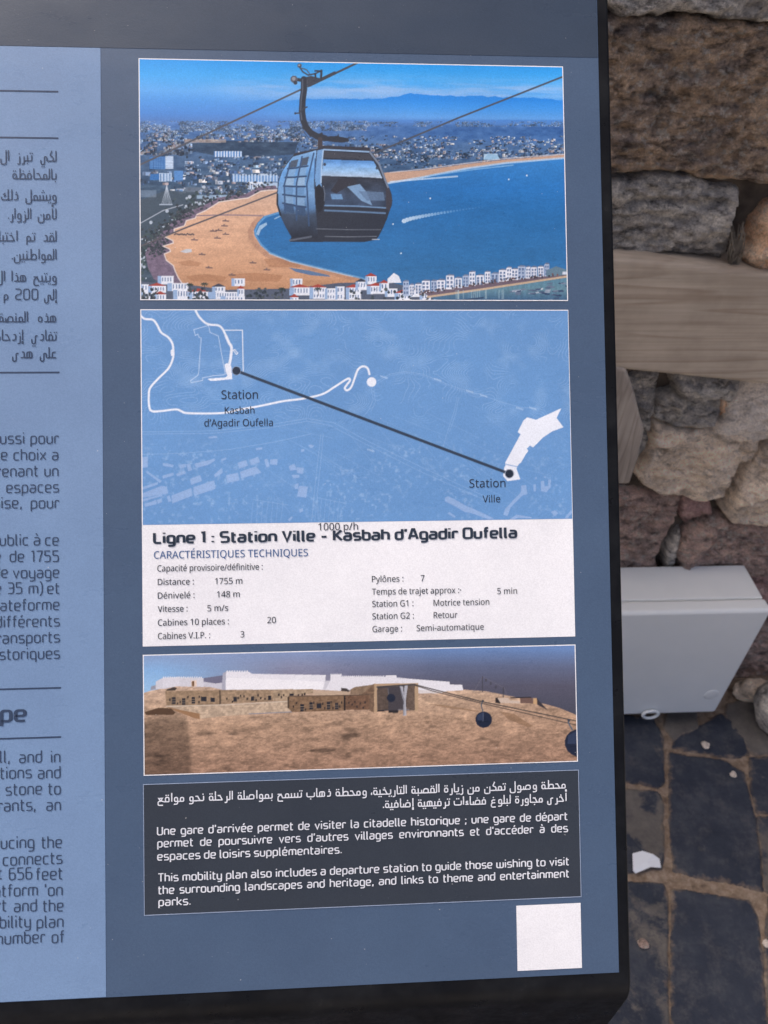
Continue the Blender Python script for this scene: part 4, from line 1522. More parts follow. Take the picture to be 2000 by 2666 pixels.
wet = [(x_ - 26, y_ + 10) for x_, y_ in shore[1:11]]
p.line(wet, 36, (170, 132, 112), .5)
p.line([(480, 1168), (700, 1162), (960, 1168)], 10, (132, 118, 130), .8)
for (x0, y0, x1, y1) in ((340, 1500, 520, 1530), (400, 1600, 700, 1640), (960, 1480, 1250, 1540), (700, 1590, 1100, 1640)):
    p.poly([(x0, y0), ((x0 + x1) / 2, y0 - 14), (x1, y0 + 6), (x1 - 30, y1), (x0 + 40, y1 - 4)], (150, 104, 76), .35)
p.poly([(1140, 1540), (1280, 1560), (1430, 1595), (1440, 1606), (1300, 1595), (1190, 1570)], (98, 124, 158))
for (x_, y_) in ((690, 1205), (680, 1240), (600, 1278), (640, 1272), (690, 1300), (630, 1328), (465, 1340), (520, 1445), (735, 1592), (985, 1555), (885, 1505), (570, 1540)):
    p.line([(x_ - 22, y_), (x_ + 20, y_ + 2)], 8, (92, 80, 86), .9)
    p.disc(x_ - 4, y_ - 7, 6, (130, 110, 110))
for i in range(16):
    p.disc(322 + i * 9, 1302 + rng.randn() * 3, 6, (92, 84, 88))
p.poly([(360, 1425), (400, 1408), (440, 1406), (446, 1428), (400, 1436)], (196, 200, 206))
# sea
far = [(1830, 940), (1870, 932), (2100, 892), (2400, 832), (2700, 790), (3150, 752)]
seac = lambda a, b: grad(35 + b / p.H * 1745, [(750, (56, 130, 200)), (950, (46, 116, 184)), (1200, (48, 112, 172)), (1650, (58, 116, 168))]) * (1 + .06 * fbm(a / 22, b / 5, 5, 18, .62)[..., None] + .05 * fbm(a / 160, b / 50, 3, 19)[..., None])
p.poly(shore[::-1] + [(1880, 1780), (3150, 1780)] + far[::-1] + [(1500, 950), (1150, 1050)], seac)
p.poly([(1800, 860), (1868, 858), (2100, 842), (2400, 800), (2700, 765), (3150, 728)] + far[::-1], (192, 160, 140))
p.line([(1868, 858), (2100, 835), (2400, 794), (2700, 758), (3150, 724)], 7, (214, 206, 206), .8)
p.line(far, 14, (176, 206, 232), .85)
p.line([(1870, 925), (2100, 905), (2350, 886)], 12, (196, 218, 238), .8)
p.line([(2150, 880), (2480, 835), (2750, 805)], 10, (140, 186, 226), .7)
p.line([(x_ + 10, y_ + 4) for x_, y_ in shore], 14, (106, 162, 208), .8)
p.poly([(905, 1300), (930, 1240), (980, 1215), (985, 1232), (940, 1270), (925, 1310)], (180, 206, 228), .8)
p.line([(1000, 1440), (1150, 1496), (1350, 1546), (1600, 1606)], 6, (196, 214, 230), .7)
p.line([(1040, 1190), (1090, 1165)], 8, (190, 214, 232), .7)
for i in range(26):
    tt = i / 25.0
    x_, y_ = 1968 + tt * 560, 1206 - 100 * tt ** .75
    p.disc(x_, y_, 12 * (1 - tt) + 4, mixc((206, 226, 242), (70, 130, 190), min(1, .15 + tt * 1.2)))
for (x_, y_) in ((2156, 1044), (1889, 1228), (1946, 1437), (2850, 880), (2720, 908)):
    p.disc(x_, y_, 6, (206, 222, 236))
# waterfront houses
def house(x, y, w, h, roof=None, wins=True):
    p.rect(x, y, x + w, y + h, (226, 232, 242))
    p.rect(x, y, x + w * .22, y + h, (150, 178, 214))
    if wins:
        nx = max(2, int(w / 26))
        ny = max(1, int(h / 36))
        for i in range(nx):
            for j in range(ny):
                p.rect(x + w * .26 + i * (w * .7 / nx), y + 10 + j * h / ny, x + w * .26 + i * (w * .7 / nx) + w * .26 / nx, y + 10 + j * h / ny + h * .5 / ny, (96, 122, 160))
    if roof:
        p.poly([(x - 4, y + 2), (x + w * .5, y - 22), (x + w + 4, y + 2)], roof)


RED = (164, 74, 66)
p.poly([(65, 1640), (400, 1660), (700, 1700), (1150, 1690), (1500, 1650), (1850, 1640), (2100, 1700), (2200, 1785), (65, 1785)], (88, 98, 116))
for x_, y_, w, h, rf in ((75, 1660, 60, 60, None), (200, 1600, 115, 60, None), (130, 1670, 130, 50, RED), (80, 1720, 90, 60, None), (175, 1730, 85, 50, RED), (270, 1650, 150, 60, None), (310, 1700, 140, 70, None),
                         (415, 1710, 150, 60, RED), (590, 1675, 95, 80, (70, 74, 90)), (560, 1715, 260, 50, None), (730, 1618, 95, 55, None), (770, 1690, 52, 60, RED), (650, 1745, 175, 40, None),
                         (1150, 1618, 88, 60, None), (1145, 1680, 150, 60, RED), (1290, 1680, 120, 85, RED), (1400, 1690, 80, 80, None), (1475, 1676, 65, 100, None), (1550, 1680, 110, 90, RED), (1620, 1640, 80, 60, (60, 68, 84)),
                         (1690, 1600, 80, 60, RED), (1700, 1670, 130, 60, RED), (1790, 1650, 70, 60, RED), (1830, 1690, 90, 60, None), (1900, 1720, 120, 60, RED), (2000, 1690, 100, 60, None), (2080, 1720, 80, 60, RED), (1150, 1750, 60, 35, RED), (2180, 1755, 90, 30, RED)):
    house(x_, y_, w, h, rf)
for i in range(170):
    x_ = rng.choice([rng.uniform(830, 1120), rng.uniform(70, 200), rng.uniform(420, 560), rng.uniform(1560, 2200)])
    p.disc(x_, rng.uniform(1690, 1780), 5 + 7 * rng.rand(), mixc((44, 54, 66), (86, 96, 100), rng.rand()))
for x_, y_ in ((535, 1655), (1090, 1690), (1350, 1690), (430, 1660)):
    p.line([(x_, y_), (x_ + 3, y_ + 50)], 5, (70, 66, 70))
    for a_ in range(9):
        p.line([(x_, y_), (x_ + 24 * math.cos(a_ * .75), y_ + 12 * math.sin(a_ * .75) + 4)], 5, (48, 62, 62))
# long white terrace on the quay and the marina
p.poly([(2150, 1752), (2500, 1700), (3150, 1598), (3150, 1785), (2240, 1785)], lambda a, b: grad(35 + b / p.H * 1745, [(1600, (92, 136, 160)), (1700, (104, 142, 158)), (1785, (66, 100, 134))]) * (1 + .12 * fbm(a / 6, b / 30, 4, 28)[..., None]))
p.poly([(2100, 1710), (2500, 1660), (3150, 1570), (3150, 1600), (2500, 1700), (2150, 1752)], (112, 100, 112))
p.line([(2140, 1750), (2500, 1700), (3150, 1602)], 15, (196, 174, 150))
top = lambda x: np.interp(x, [1960, 2300, 2600, 2990, 3060], [1650, 1600, 1560, 1515, 1550])
bot = lambda x: np.interp(x, [1960, 2300, 2600, 2990, 3140], [1745, 1692, 1645, 1600, 1580])
x_ = 1960
k = 0
while x_ < 2985:
    w = rng.uniform(34, 62)
    t0 = top(x_) + rng.uniform(-14, 22)
    b0 = bot(x_)
    c_ = (228, 232, 242) if k % 4 else (170, 186, 212)
    p.rect(x_, t0, x_ + w, b0, c_)
    p.poly([(x_, t0), (x_ + w * .4, t0 - 12), (x_ + w, t0 - 8), (x_ + w, t0)], (112, 126, 152))
    for j in range(3):
        for i in range(2):
            p.rect(x_ + 6 + i * w * .45, t0 + 10 + j * (b0 - t0) / 3.4, x_ + 6 + i * w * .45 + w * .26, t0 + 10 + j * (b0 - t0) / 3.4 + 17, (92, 116, 152))
    x_ += w + rng.uniform(-3, 8)
    k += 1
p.poly([(2990, 1560), (3060, 1530), (3150, 1560), (3150, 1590), (2990, 1606)], (104, 132, 150))
p.rect(3105, 1568, 3150, 1590, (206, 216, 230))
for i in range(70):
    a_ = rng.uniform(2080, 3130)
    p.disc(a_, bot(a_) - 2 + rng.uniform(-12, 8), 7, mixc((60, 64, 74), (124, 96, 96), rng.rand()))
for i in range(44):
    a_ = rng.uniform(2720, 3010) if i < 26 else rng.uniform(2990, 3150)
    b_2 = rng.uniform(1690, 1730) - (a_ - 2900) * .06 if i < 26 else rng.uniform(1650, 1775)
    p.poly([(a_ - 22, b_2), (a_ + 20, b_2 - 5), (a_ + 16, b_2 + 7), (a_ - 16, b_2 + 8)], mixc((56, 74, 104), (206, 214, 226), rng.rand() ** 2))
for i in range(16):
    a_ = rng.uniform(2330, 2720)
    p.rect(a_, 1700, a_ + 7, 1765, (170, 190, 196), .5)
p.poly([(2330, 1775), (2540, 1750), (2540, 1760), (2360, 1785)], (60, 78, 104))
p.poly([(1850, 1620), (1895, 1578), (1930, 1600), (1950, 1650), (1850, 1650)], (222, 228, 238))
# ropes
p.line([(66, 806), (640, 540), (1225, 265)], 13, (84, 88, 98))
p.line([(1280, 240), (1645, 66)], 15, (76, 80, 90)); p.line([(1290, 232), (1470, 145)], 24, (70, 74, 84))
p.line([(1750, 722), (2350, 470), (3106, 172)], 13, (78, 84, 96))
p.line([(68, 1390), (400, 1255), (1056, 1002)], 11, (92, 90, 96))
# carrier and hanger
DK = (58, 64, 76)
p.line([(1180, 190), (1262, 200)], 26, DK); p.disc(1178, 190, 26, (92, 98, 110)); p.disc(1176, 186, 13, (150, 154, 162))
p.disc(1188, 215, 14, DK); p.disc(1218, 92, 16, (84, 90, 102)); p.disc(1215, 90, 8, (150, 154, 162))
p.line([(1218, 100), (1240, 135), (1280, 160), (1330, 150), (1370, 130)], 11, (66, 72, 84))
p.line([(1235, 110), (1268, 122), (1290, 150)], 8, (84, 90, 102))
p.rect(1325, 124, 1382, 136, DK); p.line([(1375, 128), (1372, 190)], 16, DK); p.line([(1330, 150), (1335, 190)], 14, DK)
p.poly([(1240, 180), (1300, 165), (1375, 185), (1370, 200), (1300, 235), (1250, 230)], (66, 72, 84)); p.rect(1252, 192, 1274, 222, (150, 156, 166))
arm = [(1250, 190), (1250, 260), (1240, 340), (1236, 420), (1244, 480), (1262, 530), (1300, 575), (1350, 602), (1400, 612)]
p.line(arm, 46, (52, 58, 70)); p.line([(x_ - 10, y_) for x_, y_ in arm[:5]], 8, (92, 102, 118))
p.line([(1185, 434), (1215, 432), (1245, 400), (1272, 388)], 10, (66, 72, 84)); p.disc(1188, 434, 8, DK)
p.line([(1236, 520), (1250, 570), (1290, 620), (1335, 640)], 5, (66, 76, 92))
p.poly([(1335, 590), (1380, 570), (1395, 600), (1490, 596), (1495, 575), (1502, 600), (1568, 612), (1572, 636), (1520, 645), (1400, 632), (1340, 615)], (50, 56, 68))
p.line([(1366, 620), (1366, 690)], 34, (70, 66, 72))
p.poly([(1180, 720), (1345, 688), (1390, 665), (1722, 678), (1725, 706), (1390, 690), (1345, 700), (1170, 745)], (60, 62, 72))
# cabin
cab = [(1166, 742), (1345, 692), (1392, 684), (1724, 702), (1756, 735), (1790, 790), (1818, 850), (1840, 910), (1862, 965), (1878, 1010), (1884, 1060), (1880, 1095), (1862, 1140), (1846, 1190), (1815, 1260), (1785, 1318), (1768, 1340), (1686, 1356), (1148, 1356), (1150, 1338), (1160, 1322), (1118, 1250), (1080, 1170), (1056, 1090), (1054, 1010), (1066, 920), (1090, 850), (1130, 790)]
p.poly(cab, (52, 58, 70))
refl = lambda a, b: grad(35 + b / p.H * 1745, [(690, (136, 184, 232)), (860, (104, 158, 214)), (1000, (124, 168, 214)), (1110, (92, 132, 178)), (1160, (66, 82, 104)), (1330, (46, 52, 64))]) * (1 + .12 * fbm(a / 30, b / 30, 3, 44)[..., None])
p.poly([(1170, 745), (1340, 698), (1330, 800), (1322, 920), (1330, 1080), (1345, 1240), (1350, 1330), (1160, 1320), (1118, 1250), (1080, 1170), (1060, 1090), (1060, 1010), (1070, 920), (1094, 850), (1134, 790)], refl)
for (a1, a2, b1, b2) in (((1170, 770), (1222, 758), (1118, 1140), (1192, 1160)), ((1245, 752), (1298, 738), (1204, 1165), (1276, 1180))):
    for j in range(6):
        t0, t1 = j / 6 + .012, (j + 1) / 6 - .018
        bow0, bow1 = -34 * math.sin(math.pi * (t0 * .8 + .1)), -34 * math.sin(math.pi * (t1 * .8 + .1))
        q = [mixc(a1, b1, t0), mixc(a2, b2, t0), mixc(a2, b2, t1), mixc(a1, b1, t1)]
        for qq, bw in zip(q, (bow0, bow0, bow1, bow1)):
            qq[0] += bw
        p.poly(q, [(74, 84, 100), (128, 168, 208), (150, 182, 212), (104, 146, 190), (128, 164, 200), (60, 84, 116)][j], .9)
    for j in range(1, 6):
        t0 = j / 6
        bw = -34 * math.sin(math.pi * (t0 * .8 + .1))
        qa, qb = mixc(a1, b1, t0), mixc(a2, b2, t0)
        p.line([(qa[0] + bw - 6, qa[1]), (qb[0] + bw + 6, qb[1])], 12, (52, 74, 106))
for xs_ in ((1236, 745, 1196, 940, 1196, 1200), (1320, 720, 1270, 940, 1286, 1240), (1150, 790, 1108, 950, 1116, 1150)):
    p.line([(xs_[0], xs_[1]), (xs_[2], xs_[3]), (xs_[4], xs_[5])], 11, (62, 88, 124))
p.poly([(1345, 700), (1390, 690), (1378, 800), (1372, 920), (1385, 1000), (1340, 1000), (1328, 900)], (116, 160, 208))
p.line([(1388, 700), (1376, 820), (1372, 930)], 9, (170, 202, 234)); p.line([(1330, 760), (1325, 900)], 8, (70, 104, 150))
p.poly([(1396, 706), (1715, 724), (1745, 768), (1390, 752)], (70, 74, 84)); p.line([(1392, 694), (1722, 710)], 11, (150, 186, 224))
p.line([(1722, 712), (1790, 800), (1840, 930), (1858, 975)], 14, (120, 136, 158))
p.poly([(1388, 764), (1748, 776), (1790, 850), (1812, 900), (1700, 892), (1376, 882)], lambda a, b: grad(35 + b / p.H * 1745, [(764, (96, 150, 212)), (830, (150, 192, 232)), (885, (176, 196, 218))]) * (1 + .14 * fbm(a / 26, b / 12, 4, 47)[..., None]))
p.disc(1398, 800, 11, (70, 80, 96)); p.disc(1775, 826, 11, (70, 80, 96))
p.poly([(1376, 884), (1812, 902), (1846, 985), (1850, 1100), (1400, 1090), (1392, 990)], lambda a, b: grad(35 + b / p.H * 1745, [(884, (58, 63, 74)), (1000, (66, 80, 102)), (1095, (60, 76, 100))]) * (1 + .3 * fbm(a / 40, b / 30, 3, 49)[..., None]))
p.poly([(1500, 905), (1620, 900), (1650, 975), (1560, 960), (1480, 1010), (1440, 990)], (58, 60, 70)); p.poly([(1560, 960), (1650, 940), (1700, 1000), (1740, 1095), (1660, 1060), (1600, 1000)], (124, 158, 194))
p.poly([(1440, 1010), (1520, 1015), (1530, 1050), (1450, 1050)], (110, 150, 192)); p.poly([(1640, 990), (1820, 1000), (1830, 1060), (1700, 1060)], (100, 126, 158), .8)
p.line([(1400, 1095), (1640, 1100), (1840, 1112)], 11, (112, 146, 184)); p.line([(1400, 1130), (1640, 1140), (1832, 1150)], 13, (98, 128, 162))
p.poly([(1336, 960), (1360, 940), (1390, 980), (1398, 1060), (1380, 1130), (1350, 1150), (1334, 1080)], (44, 48, 58)); p.line([(1390, 960), (1400, 1010), (1396, 1060)], 5, (110, 122, 138))
p.poly([(1838, 975), (1862, 965), (1884, 1060), (1862, 1140), (1840, 1120)], (66, 66, 76))
p.line([(1340, 1262), (1560, 1268), (1800, 1268)], 5, (112, 120, 132)); p.line([(1400, 1316), (1560, 1320), (1770, 1316)], 5, (120, 128, 140)); p.line([(1150, 1345), (1300, 1318)], 14, (92, 100, 114))
p.line([(1060, 1015), (1058, 1085), (1082, 1165)], 12, (40, 44, 54)); p.line([(1740, 1338), (1790, 1338)], 7, (170, 180, 192))
fine = fbm(p.XX / 3.2, p.YY / 2.6, 3, 93)
p.im *= (1 + .07 * fine * np.clip((GY - 470) / 60, .15, 1))[..., None]
p.im += rng.randn(p.H, p.W, 1) * .012
pic = p.build('cable_car_picture')

# --- map
p = Ras(X['L'] + .0007, X['R'] - .0004, Y['c'] - .0007, Y['d'], 620)
p.k = p.W / (1115.0)            # pixels of the photograph across
p.conv = lambda x, y: (x, y)
z3 = lambda L_: [(340 + a / 2.765, 780 + b / 2.765) for a, b in L_]
z4 = lambda L_: [(900 + a / 2.592, 780 + b / 2.592) for a, b in L_]
GX, GY = 364 + p.XX / p.W * 1118, 806 + p.YY / p.H * 552
p.im[:] = s8(108, 154, 206)
# contour lines: level sets of a smooth hill field
hf = 5.0 * fbm(GX / 210, GY / 150, 3, 61) + 1.8 * np.exp(-((GX - 560) ** 2 / 40000 + (GY - 930) ** 2 / 16000)) + 1.5 * np.exp(-((GX - 960) ** 2 / 15000 + (GY - 900) ** 2 / 9000))
lv = hf * 7
gyy, gxx = np.gradient(lv)
g = np.hypot(gxx, gyy) + 1e-4
dl = np.abs(lv - np.round(lv)) / g
upper = np.clip((1130 - GY) / 60, .12, 1)
brk = np.clip(fbm(GX / 40, GY / 40, 3, 66) * 2 + .6, 0, 1)
a = np.clip(1.3 - dl, 0, 1) * .42 * upper * brk
p.im = p.im * (1 - a[..., None]) + s8(178, 206, 238) * a[..., None]
PAL, FNT = (232, 238, 248), (150, 184, 224)
town_l = np.clip(fbm(GX / 9, GY / 9, 4, 70) - .12, 0, 1) * np.clip((GY - 1120) / 60, 0, 1) * np.clip(fbm(GX / 120, GY / 90, 2, 72) + .7, 0, 1)
p.im = p.im * (1 - .75 * town_l[..., None]) + s8(190, 212, 240) * .75 * town_l[..., None]
# faint district streets
rg = np.random.RandomState(8)
for k in range(26):
    x_, y_ = 660 + k * 30, 1070 + rg.uniform(0, 170)
    a_ = rg.uniform(.2, .9)
    p.line([(x_, y_), (x_ + 150 * math.cos(a_), y_ + 150 * math.sin(a_))], 1.0, FNT, .5)
for ln in ([(366, 1131), (560, 1128), (700, 1114), (800, 1097), (860, 1108), (960, 1160), (1100, 1230), (1260, 1300)], [(366, 1125), (560, 1122), (700, 1106), (800, 1090), (870, 1101), (960, 1150), (1110, 1222), (1280, 1300)],
           [(366, 1183), (480, 1180), (600, 1170), (720, 1150), (810, 1130)], [(830, 1360), (826, 1290), (836, 1200), (842, 1130)], [(812, 1360), (818, 1290), (828, 1200), (836, 1130)]):
    p.line(ln, 1.3, FNT, .75)
p.line(z4([(200, 560), (300, 505), (400, 488), (520, 505), (640, 555), (760, 600), (900, 640), (1040, 690), (1180, 730), (1300, 735)]), 1.3, FNT, .8)
p.line(z4([(215, 570), (300, 515), (400, 498), (520, 515), (640, 565), (760, 612), (900, 652)]), 1.0, FNT, .6)
for q in ([(175, 600), (185, 680), (160, 740), (120, 790)], [(190, 610), (200, 690), (175, 750)], [(750, 660), (730, 760), (690, 880), (660, 980)], [(760, 660), (742, 770), (700, 890)]):
    p.line(z4(q), 1.2, FNT, .7)
for bx_, by_ in ((258, 520), (620, 537), (835, 616), (930, 645), (1260, 730), (1172, 731), (170, 1012)):
    for j in range(5):
        p.line(z4([(bx_ - 22 + j * 10, by_ - 5 + j * 3), (bx_ - 18 + j * 10, by_ + 4 + j * 3)]), 1.6, (206, 222, 242), .8)
for (gx_, gy_, gw, gh, gn) in ((660, 1300, 90, 70, 7), (826, 1295, 70, 62, 6)):
    for j in range(gn):
        p.line([(gx_ + j * gw / gn, gy_ + 4), (gx_ + j * gw / gn - 6, gy_ + gh)], 1.0, FNT, .7)
    p.line([(gx_, gy_), (gx_ + gw, gy_ + 14)], 1.2, FNT, .8)
BLK = (150, 180, 222)
def blk(q, c=BLK, al=.9):
    p.poly(z3(q), c, al)


for q in ([(85, 1135), (130, 1130), (128, 1205), (90, 1210)], [(235, 1175), (315, 1190), (310, 1208), (240, 1195)], [(355, 1190), (400, 1182), (404, 1205), (358, 1214)], [(405, 1185), (430, 1178), (448, 1225), (420, 1235)],
          [(465, 1180), (570, 1155), (608, 1142), (612, 1158), (560, 1190), (475, 1210)], [(655, 1150), (690, 1135), (692, 1150), (658, 1162)], [(772, 1175), (835, 1155), (848, 1195), (785, 1215)], [(860, 1155), (920, 1130), (935, 1170), (870, 1190)],
          [(232, 1268), (310, 1245), (318, 1262), (238, 1288)], [(330, 1255), (395, 1230), (404, 1250), (340, 1270)], [(432, 1290), (505, 1262), (518, 1305), (440, 1332)], [(605, 1260), (660, 1210), (668, 1245), (612, 1280)],
          [(690, 1265), (775, 1245), (788, 1300), (700, 1318)], [(790, 1240), (905, 1200), (945, 1245), (800, 1285)], [(965, 1150), (988, 1145), (1004, 1200), (980, 1208)], [(1008, 1150), (1060, 1148), (1058, 1190), (1005, 1185)],
          [(455, 1350), (605, 1300), (615, 1360), (462, 1412)], [(298, 1410), (440, 1355), (450, 1410), (305, 1465)], [(85, 1350), (200, 1312), (200, 1330), (90, 1368)], [(85, 1395), (225, 1340), (265, 1345), (275, 1395), (235, 1400), (90, 1425)],
          [(115, 1240), (125, 1235), (230, 1305), (215, 1318)], [(95, 1435), (230, 1400), (232, 1412), (100, 1450)], [(105, 1470), (190, 1440), (192, 1470), (112, 1490)], [(195, 1440), (230, 1430), (232, 1455), (200, 1468)], [(265, 1415), (285, 1408), (298, 1450), (278, 1456)],
          [(1140, 1200), (1180, 1180), (1200, 1225), (1150, 1230)], [(1200, 1205), (1250, 1215), (1240, 1255), (1198, 1245)], [(1160, 1262), (1215, 1260), (1218, 1280), (1172, 1285)], [(1215, 1340), (1278, 1345), (1265, 1425), (1200, 1415)], [(1182, 1330), (1210, 1320), (1208, 1360), (1185, 1362)],
          [(1280, 1050), (1300, 1042), (1325, 1055), (1300, 1070)], [(905, 1070), (950, 1063), (950, 1078), (908, 1084)], [(1228, 1080), (1252, 1075), (1252, 1092), (1230, 1096)], [(560, 990), (620, 980), (630, 995), (570, 1000)], [(1215, 1510), (1240, 1498), (1245, 1520), (1222, 1532)], [(1135, 1580), (1165, 1555), (1168, 1570), (1145, 1595)]):
    blk(q)
for q in ([(668, 1335), (690, 1325), (760, 1360), (800, 1385), (860, 1410), (1000, 1475), (960, 1480), (850, 1440), (800, 1430), (740, 1395), (670, 1360)], [(1180, 1255), (1215, 1250), (1222, 1310), (1190, 1320), (1110, 1400), (1090, 1460), (1060, 1450), (1075, 1410), (1130, 1350), (1180, 1300)],
          [(1315, 1225), (1335, 1220), (1340, 1260), (1362, 1255), (1365, 1215), (1382, 1215), (1380, 1265), (1350, 1300), (1315, 1290)], [(1265, 1245), (1280, 1245), (1280, 1295), (1265, 1290)], [(1380, 1430), (1410, 1420), (1432, 1440), (1405, 1460)],
          [(1100, 1480), (1150, 1450), (1250, 1465), (1250, 1475), (1160, 1470), (1120, 1488)], [(685, 1440), (700, 1432), (740, 1460), (735, 1472)], [(1475, 1470), (1520, 1415), (1525, 1435), (1490, 1478)], [(1330, 1195), (1345, 1190), (1345, 1205)], [(1275, 1200), (1285, 1195), (1286, 1210), (1276, 1214)]):
    p.poly(z4(q), BLK, .9)
# citadel outline, roads, stations
p.line(z3([(458, 220), (565, 190), (575, 240), (635, 265), (685, 540), (668, 545), (600, 550), (522, 566), (522, 584), (440, 600), (436, 585), (488, 548), (494, 528), (512, 280), (498, 276), (488, 252), (470, 262), (460, 222)]), 1.5, (206, 222, 244))
p.line(z3([(680, 224), (808, 224), (814, 520)]), 2.4, PAL)
def smooth(P, n=10):
    P = [np.array(q, float) for q in P]
    Q = [P[0]] + P + [P[-1]]
    out = []
    for i in range(1, len(Q) - 2):
        for k in range(n):
            t = k / n
            out.append(.5 * (2 * Q[i] + (Q[i + 1] - Q[i - 1]) * t + (2 * Q[i - 1] - 5 * Q[i] + 4 * Q[i + 1] - Q[i + 2]) * t * t + (3 * Q[i] - Q[i - 1] - 3 * Q[i + 1] + Q[i + 2]) * t ** 3))
    return [tuple(q) for q in out + [P[-1]]]


p.line(smooth(z3([(70, 112), (105, 142), (165, 150), (195, 185), (225, 240), (275, 275), (305, 320), (312, 375), (308, 430), (275, 500), (200, 575), (145, 640), (136, 700), (140, 775), (160, 804), (220, 804), (330, 792), (370, 805), (410, 818), (560, 821), (690, 815), (790, 792), (920, 770), (1100, 733), (1240, 715), (1380, 683), (1470, 630), (1545, 582), (1572, 570), (1580, 585), (1560, 612), (1543, 640), (1560, 655), (1590, 630), (1618, 555), (1635, 510), (1659, 488), (1685, 484), (1708, 500), (1720, 540)])), 5.0, PAL)
p.poly(z3([(292, 370), (304, 360), (314, 365), (312, 410), (296, 408)]), PAL)
p.line(smooth(z3([(470, 78), (495, 125), (540, 170), (580, 185), (635, 190), (665, 215), (690, 265), (712, 315), (730, 350), (726, 420), (716, 470)])), 5.0, PAL)
p.line(smooth(z3([(690, 265), (712, 315), (730, 350), (722, 430), (712, 480)])), 6.5, PAL)
p.poly(z3([(680, 470), (698, 460), (728, 480), (735, 575), (620, 586), (580, 588), (556, 572), (690, 562), (700, 550), (688, 520)]), PAL)
p.line(z3([(742, 368), (752, 362), (775, 390), (765, 398)]), 2, PAL, 1, True)
p.poly(z4([(175 + 32 * math.cos(i * .25), 558 + 32 * math.sin(i * .25)) for i in range(25)]), PAL)
p.poly(z4([(1220, 795), (1282, 812), (1452, 734), (1420, 800), (1466, 862), (1390, 890), (1330, 930), (1262, 998), (1240, 985), (1220, 1005), (1230, 1022), (1215, 1040), (1180, 1100), (1165, 1110), (1150, 1140), (1176, 1212), (1090, 1224), (1060, 1190), (1068, 1130), (1076, 1122), (1074, 1100), (1178, 908), (1158, 895), (1195, 820)]), PAL)
p.line(z4([(1078, 1110), (1110, 1118), (1160, 1128)]), 2, (120, 160, 210))
LN = (58, 70, 88)
q0, q1 = z3([(765, 515)])[0], z4([(1102, 1174)])[0]
p.line([q0, q1], 7.6, LN)
p.disc(q0[0], q0[1], 11.6, (150, 160, 178)); p.disc(q0[0], q0[1], 10.4, (50, 60, 76))
p.disc(q1[0], q1[1], 12.2, (150, 160, 178)); p.disc(q1[0], q1[1], 10.4, (46, 54, 68))
p.im += (.016 * fbm(p.XX / 3, p.YY / 3, 3, 94))[..., None]
mp_ = p.build('route_map', border=0)
part('white_border', mesh_np('white_border', *merge(rect(X['L'], X['R'], Y['c'] - .0007, Y['c'], .0008), rect(X['L'], X['L'] + .0007, Y['d'], Y['c'] - .0007, .0008), rect(X['R'] - .0004, X['R'], Y['d'], Y['c'] - .0007, .0008))), m_white, mp_)
c3 = lambda x, y: (340 + x / 2.765, 780 + y / 2.765)
c4 = lambda x, y: (900 + x / 2.592, 780 + y / 2.592)
plain('station_name', [("Station", c3(656, 718), c3(918, 715), 62 / 2.765), ("Kasbah", c3(680, 823), c3(893, 822), 50 / 2.765), ("d’Agadir Oufella", c3(533, 915), c3(1025, 911), 51 / 2.765)], m_title, mp_)
plain('station_name', [("Station", c4(834, 1270), c4(1077, 1265), 57 / 2.592), ("Ville", c4(923, 1370), c4(1042, 1367), 48 / 2.592)], m_title, mp_)

# --- citadel on its hill
p = Ras(X['L'] + .0007, X['R'] - .0007, Y['f'] - .0007, Y['g'] + .0007, 640)
p.conv = lambda x, y: (360 + x / 2.765, 1680 + y / 2.765)
p.k = p.W / (3130.0)
GX, GY = 35 + p.XX / p.W * 3120, 70 + p.YY / p.H * 865
# left column of each colour: sky runs from pale blue to dusky violet
GYs = GY - (GX - 35) * .025
sky_l = grad(GYs, [(40, (140, 160, 196)), (180, (136, 178, 222)), (330, (150, 190, 226))])
sky_m = grad(GYs, [(40, (132, 152, 190)), (150, (134, 140, 166)), (330, (126, 120, 138))])
sky_r = grad(GYs, [(20, (108, 138, 186)), (150, (98, 108, 136)), (300, (88, 88, 104)), (520, (74, 76, 90))])
wl = np.clip((GX - 150) / 900, 0, 1)[..., None]
wr = np.clip((GX - 1200) / 900, 0, 1)[..., None]
p.im[:] = (sky_l * (1 - wl) + sky_m * wl) * (1 - wr) + sky_r * wr
p.im += .012 * fbm(GX / 200, GY / 8, 4, 80)[..., None]
hill = [(35, 345), (100, 325), (200, 305), (260, 290), (500, 290), (900, 310), (1500, 315), (2000, 320), (2200, 300), (2340, 318), (2500, 330), (2700, 368), (2940, 425), (3030, 450), (3170, 508), (3170, 960), (35, 960)]
hx_, hy_ = GX, GY
hillc = grad(GY, [(280, (190, 166, 146)), (450, (186, 159, 135)), (600, (174, 145, 121)), (940, (152, 122, 102))])
tx = fbm(hx_ / 90, hy_ / 34, 6, 81, .62)
tx2 = fbm(hx_ / 26, hy_ / 10, 4, 85, .6)
hc = hillc * (1 + .24 * np.clip(tx, -1, .6) + .22 * tx2 + .16 * fbm(hx_ / 9, hy_ / 5, 4, 87, .65))[..., None]
sh = np.clip(fbm(hx_ / 150 + 4, hy_ / 50, 4, 88) * 3 - .9, 0, 1) * np.clip((hy_ - 480) / 200, 0, 1)
hc = hc * (1 - .35 * sh[..., None])
lft = np.clip((370 - hx_) / 30 + (hy_ - 700) / 260, 0, 1) * np.clip((400 - hx_) / 60, 0, 1) * np.clip((hy_ - 480) / 80, 0, 1)
hc = hc * (1 - lft[..., None] * .28)
ext = lambda a, b: hc[p.cur]
sl, m = p.mask(hill)
p.im[sl] = np.where(m[..., None], hc[sl], p.im[sl])
WH, WS = (226, 226, 232), (206, 206, 214)
